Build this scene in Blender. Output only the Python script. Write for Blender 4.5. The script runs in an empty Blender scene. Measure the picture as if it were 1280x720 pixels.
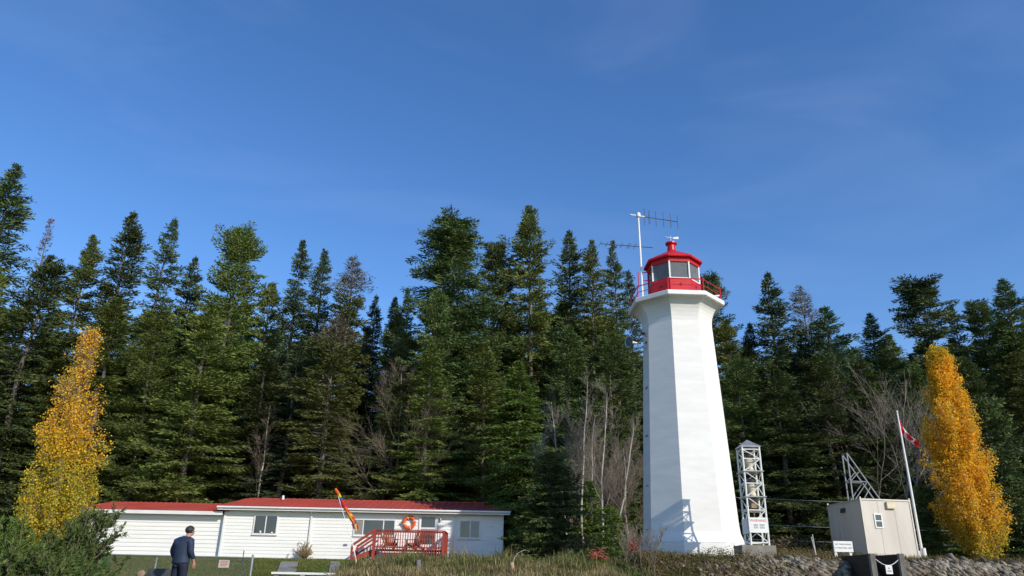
import bpy, math, random
import numpy as np
from mathutils import Vector, Matrix
R_ = math.radians
sc = bpy.context.scene
COL = sc.collection

# ------------------------------------------------------------------ camera
TH, RO = R_(21.7), R_(1.1)
Fv = Vector((0, math.cos(TH), math.sin(TH)))
U0 = Vector((0, -math.sin(TH), math.cos(TH)))
R0 = Vector((1, 0, 0))
Rv = R0*math.cos(RO) + U0*math.sin(RO)
Uv = U0*math.cos(RO) - R0*math.sin(RO)
CAM = Vector((0, 0, 1.6))
cd = bpy.data.cameras.new('camera'); cam = bpy.data.objects.new('camera', cd); COL.objects.link(cam)
cd.sensor_width = 36; cd.lens = 924/1280*36; cd.clip_end = 6000; cd.clip_start = .1
M = Matrix(((Rv.x, Uv.x, -Fv.x, 0), (Rv.y, Uv.y, -Fv.y, 0), (Rv.z, Uv.z, -Fv.z, CAM.z), (0, 0, 0, 1)))
cam.matrix_world = M
sc.camera = cam
def P(px, py, Y):
    d = Fv + Rv*((px-640)/924) + Uv*((360-py)/924)
    return CAM + d*(Y/d.y)

# ------------------------------------------------------------------ light
SUN_AZ, SUN_EL = R_(41.5), R_(28.5)
sd = Vector((math.sin(SUN_AZ)*math.cos(SUN_EL), -math.cos(SUN_AZ)*math.cos(SUN_EL), math.sin(SUN_EL)))
w = bpy.data.worlds.new('World'); sc.world = w; w.use_nodes = True
nt = w.node_tree; bg = nt.nodes['Background']
sky = nt.nodes.new('ShaderNodeTexSky'); sky.sky_type = 'NISHITA'; sky.sun_disc = False
sky.sun_elevation = SUN_EL; sky.sun_rotation = math.pi - SUN_AZ
sky.air_density = 1.0; sky.dust_density = .25; sky.ozone_density = 3.0; sky.altitude = 0
tc = nt.nodes.new('ShaderNodeTexCoord'); mp = nt.nodes.new('ShaderNodeMapping'); mp.inputs['Scale'].default_value = (1.1, 2.2, 5.0); mp.inputs['Rotation'].default_value = (0, R_(12), R_(25))
nz = nt.nodes.new('ShaderNodeTexNoise'); nz.inputs['Scale'].default_value = 1.6; nz.inputs['Detail'].default_value = 7; nz.inputs['Roughness'].default_value = .55; nz.inputs['Distortion'].default_value = .6
rp = nt.nodes.new('ShaderNodeValToRGB'); rp.color_ramp.elements[0].position = .46; rp.color_ramp.elements[1].position = .85
rp.color_ramp.elements[1].color = (.05, .05, .05, 1)
mx = nt.nodes.new('ShaderNodeMix'); mx.data_type = 'RGBA'; mx.inputs[7].default_value = (6.5, 7.2, 8.2, 1)
nt.links.new(tc.outputs['Generated'], mp.inputs['Vector']); nt.links.new(mp.outputs[0], nz.inputs['Vector'])
nt.links.new(nz.outputs['Fac'], rp.inputs['Fac']); nt.links.new(rp.outputs['Color'], mx.inputs[0])
hs = nt.nodes.new('ShaderNodeHueSaturation'); hs.inputs['Hue'].default_value = .508; hs.inputs['Saturation'].default_value = 1.22; hs.inputs['Value'].default_value = .92; nt.links.new(sky.outputs[0], hs.inputs['Color']); nt.links.new(hs.outputs[0], mx.inputs[6]); nt.links.new(mx.outputs[2], bg.inputs['Color'])
bg.inputs['Strength'].default_value = .15
sl = bpy.data.lights.new('sun', 'SUN'); so = bpy.data.objects.new('sun', sl); COL.objects.link(so)
sl.energy = 3.05; sl.angle = R_(.5); sl.color = (1, .925, .80)
so.rotation_euler = (-sd).to_track_quat('-Z', 'Y').to_euler(); so.location = (20, -20, 40)
sc.view_settings.view_transform = 'Standard'; sc.view_settings.look = 'None'; sc.view_settings.exposure = 0.46; sc.view_settings.gamma = 1

# ------------------------------------------------------------------ materials
def pm(name, c1, c2=None, scale=3.0, rough=.7, bump=0, bscale=None, stretch=(1, 1, 1), spec=.3, metal=0, island=0, objvar=0, dist=.02, detail=5, trans=0, ramp=(.35, .65)):
    m = bpy.data.materials.new(name); m.use_nodes = True; t = m.node_tree; b = t.nodes['Principled BSDF']
    b.inputs['Roughness'].default_value = rough; b.inputs['Specular IOR Level'].default_value = spec; b.inputs['Metallic'].default_value = metal
    c2 = c2 or tuple(x*.85 for x in c1)
    tcn = t.nodes.new('ShaderNodeTexCoord'); mpn = t.nodes.new('ShaderNodeMapping'); mpn.inputs['Scale'].default_value = stretch
    t.links.new(tcn.outputs['Object'], mpn.inputs['Vector'])
    n = t.nodes.new('ShaderNodeTexNoise'); n.inputs['Scale'].default_value = scale; n.inputs['Detail'].default_value = detail
    t.links.new(mpn.outputs[0], n.inputs['Vector'])
    r = t.nodes.new('ShaderNodeValToRGB'); r.color_ramp.elements[0].position, r.color_ramp.elements[1].position = ramp
    r.color_ramp.elements[0].color = (*c1, 1); r.color_ramp.elements[1].color = (*c2, 1)
    t.links.new(n.outputs['Fac'], r.inputs['Fac']); last = r.outputs['Color']
    if island or objvar:
        h = t.nodes.new('ShaderNodeHueSaturation')
        v = None
        if island:
            g = t.nodes.new('ShaderNodeNewGeometry'); mr = t.nodes.new('ShaderNodeMapRange')
            mr.inputs['To Min'].default_value = 1-island; mr.inputs['To Max'].default_value = 1+island
            t.links.new(g.outputs['Random Per Island'], mr.inputs['Value']); v = mr.outputs[0]
        if objvar:
            oi = t.nodes.new('ShaderNodeObjectInfo'); mr2 = t.nodes.new('ShaderNodeMapRange')
            mr2.inputs['To Min'].default_value = 1-objvar; mr2.inputs['To Max'].default_value = 1+objvar
            t.links.new(oi.outputs['Random'], mr2.inputs['Value'])
            if v is None: v = mr2.outputs[0]
            else:
                mu = t.nodes.new('ShaderNodeMath'); mu.operation = 'MULTIPLY'; t.links.new(v, mu.inputs[0]); t.links.new(mr2.outputs[0], mu.inputs[1]); v = mu.outputs[0]
            mr3 = t.nodes.new('ShaderNodeMapRange'); mr3.inputs['To Min'].default_value = .485; mr3.inputs['To Max'].default_value = .515
            t.links.new(oi.outputs['Random'], mr3.inputs['Value']); t.links.new(mr3.outputs[0], h.inputs['Hue'])
        t.links.new(v, h.inputs['Value']); t.links.new(last, h.inputs['Color']); last = h.outputs['Color']
    t.links.new(last, b.inputs['Base Color'])
    if bump:
        n2 = t.nodes.new('ShaderNodeTexNoise'); n2.inputs['Scale'].default_value = bscale or scale*4; n2.inputs['Detail'].default_value = 6
        t.links.new(mpn.outputs[0], n2.inputs['Vector'])
        bp = t.nodes.new('ShaderNodeBump'); bp.inputs['Strength'].default_value = bump; bp.inputs['Distance'].default_value = dist
        t.links.new(n2.outputs['Fac'], bp.inputs['Height']); t.links.new(bp.outputs[0], b.inputs['Normal'])
    if trans:
        tr = t.nodes.new('ShaderNodeBsdfTranslucent'); t.links.new(last, tr.inputs['Color'])
        ms = t.nodes.new('ShaderNodeMixShader'); ms.inputs[0].default_value = trans
        out = t.nodes['Material Output']
        t.links.new(b.outputs[0], ms.inputs[1]); t.links.new(tr.outputs[0], ms.inputs[2]); t.links.new(ms.outputs[0], out.inputs['Surface'])
    return m
MT = {}
MT['tower'] = pm('white_tower_paint', (.78, .765, .73), (.72, .705, .67), .9, .6, .24, 1.6, (1, 1, 4), dist=.025)
MT['white'] = pm('white_paint', (.80, .79, .76), (.74, .73, .70), 2, .5, .1, 20)
MT['siding'] = pm('white_siding', (.83, .815, .765), (.79, .775, .725), .8, .5, .08, 8, (1, 1, 4))
MT['trim'] = pm('white_trim', (.78, .77, .74), (.70, .69, .66), 1, .5)
MT['red'] = pm('red_gloss_paint', (.56, .018, .022), (.48, .014, .018), 2.5, .35, .1, 12)
MT['roofred'] = pm('red_metal_roofing', (.45, .088, .070), (.37, .07, .055), .7, .5, .05, 4, metal=0)
MT['glass'] = pm('window_glass', (.030, .036, .045), (.05, .055, .06), .6, .06, spec=.8)
MT['glass_l'] = pm('window_glass_curtained', (.20, .21, .22), (.16, .17, .18), 1.5, .15, spec=.6)
MT['curtain'] = pm('curtain', (.30, .28, .24), (.22, .20, .17), 6, .9)
MT['screen'] = pm('dark_opening', (.02, .02, .02), None, 4, .8)
MT['deck'] = pm('red_stained_wood', (.34, .055, .035), (.26, .04, .028), 3, .7, .2, 30, (1, 1, 1))
MT['steel'] = pm('galvanised_steel', (.34, .35, .36), (.26, .27, .28), 4, .45, .05, 20, metal=.5)
MT['dsteel'] = pm('dark_grey_metal', (.06, .065, .07), (.09, .09, .09), 4, .5, metal=.3)
MT['cream'] = pm('cream_enamel', (.70, .62, .44), (.58, .50, .34), 5, .45)
MT['concrete'] = pm('weathered_concrete', (.30, .28, .24), (.20, .185, .155), 3, .9, .5, 18)
MT['slab'] = pm('grey_paving', (.30, .28, .26), (.22, .21, .19), 2, .9, .4, 14)
MT['hut'] = pm('beige_aluminium_panel', (.64, .575, .495), (.54, .485, .42), 1.1, .45, .12, 2.5, (1.6, 1.6, .35), metal=0, dist=.02)
MT['huttrim'] = pm('pale_aluminium_trim', (.62, .57, .49), (.52, .48, .42), 2, .4, metal=.2)
MT['orange'] = pm('orange_plastic', (.70, .13, .03), (.60, .10, .025), 4, .5)
MT['bark'] = pm('conifer_bark', (.10, .08, .065), (.20, .175, .15), 4, .9, .6, 12, (1, 1, .4))
MT['palebark'] = pm('pale_bark', (.55, .52, .47), (.34, .31, .27), 5, .85, .3, 15, (1, 1, .5))
MT['twig'] = pm('grey_brown_twigs', (.15, .115, .085), (.24, .195, .155), 2, .9)
MT['fdark'] = pm('dark_conifer_needles', (.060, .092, .026), (.116, .148, .042), .45, .75, island=.45, objvar=.34, trans=.12)
MT['folive'] = pm('olive_conifer_needles', (.094, .132, .026), (.162, .186, .044), .45, .75, island=.4, objvar=.30, trans=.15)
MT['fblue'] = pm('blue_green_conifer_needles', (.058, .096, .042), (.106, .150, .064), .45, .75, island=.4, objvar=.32, trans=.12)
MT['fcedar'] = pm('bright_cedar_foliage', (.095, .155, .026), (.140, .200, .038), .5, .7, island=.35, trans=.2)
MT['fbrown'] = pm('dying_brown_needles', (.16, .125, .085), (.13, .135, .07), .6, .9, island=.4, trans=.1)
MT['fred'] = pm('dead_reddish_needles', (.16, .085, .07), (.11, .08, .06), .6, .9, island=.4)
MT['gold'] = pm('golden_leaves', (.95, .50, .025), (.88, .56, .04), .7, .6, island=.3, trans=.45)
MT['yellowgreen'] = pm('yellow_green_leaves', (.60, .48, .035), (.38, .38, .035), .9, .6, island=.35, trans=.4)
MT['shrub'] = pm('evergreen_shrub_foliage', (.062, .105, .024), (.120, .145, .036), 1.2, .7, island=.4, trans=.15)
MT['weed'] = pm('brown_dry_weeds', (.16, .10, .050), (.13, .12, .040), 1.5, .9, island=.55)
MT['grassblade'] = pm('tall_grass', (.13, .15, .040), (.26, .21, .09), 1.1, .85, island=.5, trans=.2, ramp=(.4, .62))
MT['lawnblade'] = pm('lawn_grass', (.085, .125, .022), (.15, .15, .035), .5, .8, island=.35, trans=.2)
MT['jacket'] = pm('navy_jacket_cloth', (.020, .032, .062), (.030, .044, .082), 6, .7, .4, 14, spec=.3)
MT['trousers'] = pm('dark_navy_trousers', (.012, .014, .030), (.020, .022, .042), 6, .85, .3, 14)
MT['skin'] = pm('skin', (.45, .24, .165), (.40, .20, .14), 8, .5)
MT['hair'] = pm('black_hair', (.014, .012, .011), (.05, .045, .042), 60, .5, .4, 90)
MT['leather'] = pm('dark_leather', (.02, .018, .016), None, 8, .5)
MT['stone'] = pm('seawall_stone', (.27, .235, .185), (.13, .105, .075), 2.2, .9, .7, 14, island=.5)
MT['timber'] = pm('dark_timber_with_shade', (.020, .016, .015), (.035, .028, .024), 4, .8, .5, 12, (3, .5, 3))  # dark wood, with the shade of the left-facing sides put into its colour
MT['timberend'] = pm('weathered_grey_timber', (.20, .185, .165), (.13, .12, .105), 6, .9, .5, 16, (1, 1, .3))
MT['driftwood'] = pm('sun_bleached_wood', (.42, .30, .19), (.22, .16, .11), 6, .9, .5, 18, (1, 1, .3))
MT['text'] = pm('black_lettering', (.05, .05, .055), None, 2, .6)
MT['textred'] = pm('red_lettering', (.60, .04, .04), None, 2, .6)
MT['greennet'] = pm('green_plastic_netting', (.012, .13, .075), None, 2, .6)
MT['pinknet'] = pm('faded_orange_netting', (.42, .11, .075), (.30, .08, .06), 4, .6)
MT['flagred'] = pm('flag_red_cloth', (.62, .02, .03), (.55, .018, .026), 3, .8, trans=.3)
MT['flagwhite'] = pm('flag_white_cloth', (.80, .80, .80), None, 3, .8, trans=.3)
for n_, c_ in dict(orange=(.80, .16, .03), yellow=(.85, .55, .04), blue=(.02, .12, .5), red=(.65, .03, .05), purple=(.12, .03, .25)).items():
    MT['sock_'+n_] = pm('windsock_'+n_, c_, None, 3, .8, trans=.3)
MT['twig2'] = pm('pale_grey_twigs', (.46, .41, .35), (.30, .26, .21), 2, .9)
MT['straw'] = pm('straw', (.42, .33, .17), (.28, .21, .11), 1.2, .9, island=.4, trans=.15)
MT['truss'] = pm('dull_grey_steel', (.22, .235, .26), (.17, .18, .20), 4, .5)
MT['twig3'] = pm('weathered_grey_twigs', (.27, .235, .195), (.18, .15, .12), 2, .9)
MT['chairwood'] = pm('reddish_brown_chair_wood', (.27, .085, .04), (.20, .06, .03), 3, .7)
MT['popbranch'] = pm('poplar_branch_bark', (.30, .26, .20), (.18, .15, .11), 4, .9)
MT['hornin'] = pm('horn_inside_blue_grey', (.10, .13, .17), (.07, .09, .12), 3, .6)
g = bpy.data.materials.new('lantern_glass'); g.use_nodes = True; t = g.node_tree; b = t.nodes['Principled BSDF']
b.inputs['Base Color'].default_value = (.34, .37, .37, 1); b.inputs['Roughness'].default_value = .05; b.inputs['Specular IOR Level'].default_value = .7
tr = t.nodes.new('ShaderNodeBsdfTransparent'); tr.inputs[0].default_value = (.78, .84, .84, 1)
n = t.nodes.new('ShaderNodeTexNoise'); n.inputs['Scale'].default_value = 3; mr = t.nodes.new('ShaderNodeMapRange'); mr.inputs['To Min'].default_value = .60; mr.inputs['To Max'].default_value = .8
t.links.new(n.outputs['Fac'], mr.inputs['Value'])
ms = t.nodes.new('ShaderNodeMixShader'); t.links.new(mr.outputs[0], ms.inputs[0]); t.links.new(b.outputs[0], ms.inputs[1]); t.links.new(tr.outputs[0], ms.inputs[2]); t.links.new(ms.outputs[0], t.nodes['Material Output'].inputs['Surface'])
MT['lglass'] = g

# ground material: lawn / dirt by noise
def ground_mat():
    m = bpy.data.materials.new('ground_grass_and_soil'); m.use_nodes = True; t = m.node_tree; b = t.nodes['Principled BSDF']; b.inputs['Roughness'].default_value = .95; b.inputs['Specular IOR Level'].default_value = .1
    tcn = t.nodes.new('ShaderNodeTexCoord')
    def noise(s, d=6):
        n = t.nodes.new('ShaderNodeTexNoise'); n.inputs['Scale'].default_value = s; n.inputs['Detail'].default_value = d; t.links.new(tcn.outputs['Object'], n.inputs['Vector']); return n
    def ramp(n, a, b_, p0=.35, p1=.65):
        r = t.nodes.new('ShaderNodeValToRGB'); r.color_ramp.elements[0].color = (*a, 1); r.color_ramp.elements[1].color = (*b_, 1); r.color_ramp.elements[0].position = p0; r.color_ramp.elements[1].position = p1; t.links.new(n.outputs['Fac'], r.inputs['Fac']); return r
    a = ramp(noise(6), (.060, .085, .018), (.12, .11, .035)); c = ramp(noise(9), (.10, .075, .045), (.05, .05, .02)); k = ramp(noise(.35), (0, 0, 0), (1, 1, 1), .45, .62)
    mx = t.nodes.new('ShaderNodeMix'); mx.data_type = 'RGBA'; t.links.new(k.outputs[0], mx.inputs[0]); t.links.new(a.outputs[0], mx.inputs[6]); t.links.new(c.outputs[0], mx.inputs[7]); t.links.new(mx.outputs[2], b.inputs['Base Color'])
    bp = t.nodes.new('ShaderNodeBump'); bp.inputs['Strength'].default_value = .8; bp.inputs['Distance'].default_value = .06; t.links.new(noise(14).outputs['Fac'], bp.inputs['Height']); t.links.new(bp.outputs[0], b.inputs['Normal'])
    return m
MT['ground'] = ground_mat()

# ------------------------------------------------------------------ builders
# the terrace group (lighthouse, lattice tower, hut, seawall) was first measured for a 12 m tower; UNIT resizes those measurements
UNIT = 1.0
def U_(v): return Vector((v[0]*UNIT, v[1]*UNIT, 1.6+(v[2]-1.6)*UNIT)) if UNIT != 1 else Vector(v)
class MB:
    def __init__(s): s.v = []; s.f = []; s.mi = []; s.m = 0
    def face(s, idx): s.f.append(tuple(idx)); s.mi.append(s.m)
    def add(s, vs, fs):
        o = len(s.v); s.v += [tuple(v) for v in vs]
        for f in fs: s.face([o+i for i in f])
    def hexa(s, b, t):   # two rings of n points
        n = len(b); o = len(s.v); s.v += [tuple(v) for v in b]+[tuple(v) for v in t]
        s.face([o+i for i in range(n)][::-1]); s.face([o+n+i for i in range(n)])
        for i in range(n): s.face((o+i, o+(i+1) % n, o+n+(i+1) % n, o+n+i))
    def box(s, x0, x1, y0, y1, z0, z1):
        s.hexa([(x0, y0, z0), (x1, y0, z0), (x1, y1, z0), (x0, y1, z0)], [(x0, y0, z1), (x1, y0, z1), (x1, y1, z1), (x0, y1, z1)])
    def beam(s, p, q, w, h=None, up=(0, 0, 1)):
        h = h or w; p = Vector(p); q = Vector(q); d = (q-p).normalized(); up = Vector(up)
        if abs(d.dot(up)) > .98: up = Vector((0, 1, 0))
        a = d.cross(up).normalized(); c = a.cross(d).normalized(); a *= w/2; c *= h/2
        s.hexa([p-a-c, p+a-c, p+a+c, p-a+c], [q-a-c, q+a-c, q+a+c, q-a+c])
    def tube(s, p, q, r0, r1=None, n=8, caps=True):
        s.path([p, q], [r0, r0 if r1 is None else r1], n, caps)
    def path(s, pts, rs, n=8, caps=True):
        pts = [Vector(p) for p in pts]; o = len(s.v); a = None
        for i, p in enumerate(pts):
            d = (pts[min(i+1, len(pts)-1)]-pts[max(i-1, 0)])
            if d.length < 1e-9: d = Vector((0, 0, 1))
            d.normalize()
            if a is None:
                up = Vector((0, 0, 1)) if abs(d.z) < .9 else Vector((1, 0, 0)); a = d.cross(up).normalized()
            else: a = (a - d*a.dot(d)).normalized()
            c = d.cross(a)
            for k in range(n):
                g = 2*math.pi*k/n; s.v.append(tuple(p+(a*math.cos(g)+c*math.sin(g))*rs[i]))
        for i in range(len(pts)-1):
            for k in range(n):
                s.face((o+i*n+k, o+i*n+(k+1) % n, o+(i+1)*n+(k+1) % n, o+(i+1)*n+k))
        if caps:
            s.face([o+k for k in range(n)][::-1]); s.face([o+(len(pts)-1)*n+k for k in range(n)])
    def lathe(s, cx, cy, prof, n, a0=0, caps=True):   # prof list of (r,z); vertex angle a0 from -Y toward +X
        o = len(s.v)
        for r, z in prof:
            for k in range(n):
                g = a0+2*math.pi*k/n; s.v.append((cx+r*math.sin(g), cy-r*math.cos(g), z))
        for i in range(len(prof)-1):
            for k in range(n): s.face((o+i*n+k, o+i*n+(k+1) % n, o+(i+1)*n+(k+1) % n, o+(i+1)*n+k))
        if caps:
            s.face([o+k for k in range(n)][::-1]); s.face([o+(len(prof)-1)*n+k for k in range(n)])
    def build(s, name, mats, parent=None, smooth=False, loc=None):
        me = bpy.data.meshes.new(name)
        L = Vector(loc) if loc is not None else (wloc(parent) if parent else Vector((0, 0, 0)))
        raw = parent is not None and loc is not None
        if loc is not None and not raw: L = U_(L)
        me.from_pydata([tuple((Vector(v) if raw else U_(v))-L) for v in s.v], [], s.f)
        if not isinstance(mats, (list, tuple)): mats = [mats]
        for m in mats: me.materials.append(m)
        if len(mats) > 1: me.polygons.foreach_set('material_index', s.mi)
        if smooth: me.polygons.foreach_set('use_smooth', [True]*len(me.polygons))
        me.update()
        o = bpy.data.objects.new(name, me); COL.objects.link(o)
        if parent: o.parent = parent
        elif loc is not None: o.location = L
        return o
def wloc(o):
    l = Vector(o.location)
    while o.parent: o = o.parent; l += Vector(o.location)
    return l
def tag(o, label=None, cat=None, group=None, kind=None):
    if label: o['label'] = label
    if cat: o['category'] = cat
    if group: o['group'] = group
    if kind: o['kind'] = kind
    return o
def thing(name, label, cat, loc, group=None):
    o = bpy.data.objects.new(name, None); COL.objects.link(o); o.location = U_(loc); o.empty_display_size = .3
    return tag(o, label, cat, group)
def np_obj(name, V, Fq, mat, parent=None):
    me = bpy.data.meshes.new(name); V = np.asarray(V, np.float32); Fq = np.asarray(Fq, np.int32); k = Fq.shape[1]
    me.vertices.add(len(V)); me.vertices.foreach_set('co', V.ravel())
    me.loops.add(Fq.size); me.loops.foreach_set('vertex_index', Fq.ravel())
    me.polygons.add(len(Fq)); me.polygons.foreach_set('loop_start', np.arange(0, Fq.size, k, dtype=np.int32))
    me.update(calc_edges=True); me.materials.append(mat)
    o = bpy.data.objects.new(name, me); COL.objects.link(o)
    if parent: o.parent = parent
    return o
def copy_thing(root, loc, rz, scale, label, group=None):
    r = root.copy(); COL.objects.link(r); r.location = loc; r.rotation_euler = (0, 0, rz); r.scale = scale; r['label'] = label
    if group: r['group'] = group
    elif 'group' in r: del r['group']
    for ch in list(root.children):
        c = ch.copy(); COL.objects.link(c); c.parent = r
        for gch in ch.children:
            d = gch.copy(); COL.objects.link(d); d.parent = c
    return r
def text(s_, size, p, parent, mat, rotz=0, name='lettering'):
    cu = bpy.data.curves.new('t', 'FONT'); cu.body = s_; cu.size = size*UNIT; cu.align_x = 'CENTER'; cu.align_y = 'CENTER'; cu.extrude = .001
    o = bpy.data.objects.new('t', cu); COL.objects.link(o); bpy.context.view_layer.update()
    dg = bpy.context.evaluated_depsgraph_get(); me = bpy.data.meshes.new_from_object(o.evaluated_get(dg)); bpy.data.objects.remove(o)
    me.materials.clear(); me.materials.append(mat); me.transform(Matrix.Rotation(rotz, 4, 'Z') @ Matrix.Rotation(R_(90), 4, 'X'))
    q = bpy.data.objects.new(name, me); COL.objects.link(q); q.parent = parent; q.location = U_(p)-wloc(parent)
    return q

# ------------------------------------------------------------------ ground
def sm(a, b_, x):
    t_ = min(1, max(0, (x-a)/(b_-a))); return t_*t_*(3-2*t_)
def lerp(a, b_, t_): return a+(b_-a)*t_
def pw(x, pts):
    if x <= pts[0][0]: return pts[0][1]
    for (x0, y0), (x1, y1) in zip(pts, pts[1:]):
        if x <= x1: return lerp(y0, y1, (x-x0)/(x1-x0))
    return pts[-1][1]
def gz(x, y):
    left = pw(y, [(-30, -.3), (8, .1), (14, .75), (18, 1.02), (22, 1.25), (28, 1.70), (36, 2.30), (42, 2.53), (60, 2.75), (90, 4), (400, 8)])
    right = pw(y, [(-30, -.3), (20, .2), (26.2, .4), (27.5, 2.28), (27.95, 2.56), (32, 2.60), (38, 2.63), (43, 2.64), (60, 2.8), (90, 4), (400, 8)])
    mid = pw(y, [(-30, -.3), (14, .3), (20, 1.0), (24.6, 1.86), (26.5, 2.04), (29, 2.2), (42, 2.55), (60, 2.75), (90, 4), (400, 8)])
    a = lerp(left, mid, sm(-5.9, -4.0, x)); z = lerp(a, right, sm(3.0, 5.4, x))
    return z + .04*math.sin(x*1.7+y*.9)*math.sin(y*1.3-x*.6)*(1 if y < 41 else .3)
def axis(segs):
    out = []
    for a, b_, st in segs: out += list(np.arange(a, b_, st))
    return out+[segs[-1][1]]
xs = axis([(-1500, -100, 200), (-100, -30, 7), (-30, 28, .4), (28, 100, 6), (100, 1500, 200)])
ys = axis([(-1500, -40, 240), (-40, 12, 4), (12, 45, .35), (45, 100, 4), (100, 3000, 250)])
V = [(x, y, gz(x, y)) for y in ys for x in xs]; nx = len(xs)
Fq = [(j*nx+i, j*nx+i+1, (j+1)*nx+i+1, (j+1)*nx+i) for j in range(len(ys)-1) for i in range(nx-1)]
gr = np_obj('ground', V, Fq, MT['ground']); tag(gr, kind='structure'); gr.data.polygons.foreach_set('use_smooth', [True]*len(Fq))

# ------------------------------------------------------------------ vegetation generators (numpy)
def blades(Pb, D, l, wd, rng):
    n = len(Pb); rnd = rng.normal(size=(n, 3)); S = np.cross(D, rnd); S /= np.linalg.norm(S, axis=1, keepdims=True)+1e-9
    l = l[:, None]; wd = wd[:, None]
    V = np.stack([Pb, Pb+D*l*.45+S*wd*.5, Pb+D*l, Pb+D*l*.45-S*wd*.5], 1).reshape(-1, 3)
    return V, np.arange(4*n).reshape(n, 4)
def segs_mesh(A, B, ra, rb, k=3):
    A = np.asarray(A); B = np.asarray(B); ra = np.asarray(ra)[:, None]; rb = np.asarray(rb)[:, None]; n = len(A)
    D = B-A; D /= np.linalg.norm(D, axis=1, keepdims=True)+1e-9
    up = np.where(np.abs(D[:, 2:3]) < .9, [[0, 0, 1.]], [[1., 0, 0]]); a = np.cross(D, up); a /= np.linalg.norm(a, axis=1, keepdims=True); c = np.cross(D, a)
    rows = []
    for i in range(k):
        g = 2*math.pi*i/k; rows.append(A+(a*math.cos(g)+c*math.sin(g))*ra)
    for i in range(k):
        g = 2*math.pi*i/k; rows.append(B+(a*math.cos(g)+c*math.sin(g))*rb)
    V = np.stack(rows, 1).reshape(-1, 3); base = (np.arange(n)*2*k)[:, None]
    F = np.concatenate([base+np.array([[i, (i+1) % k, k+(i+1) % k, k+i]]) for i in range(k)], 0)
    return V, F
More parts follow.
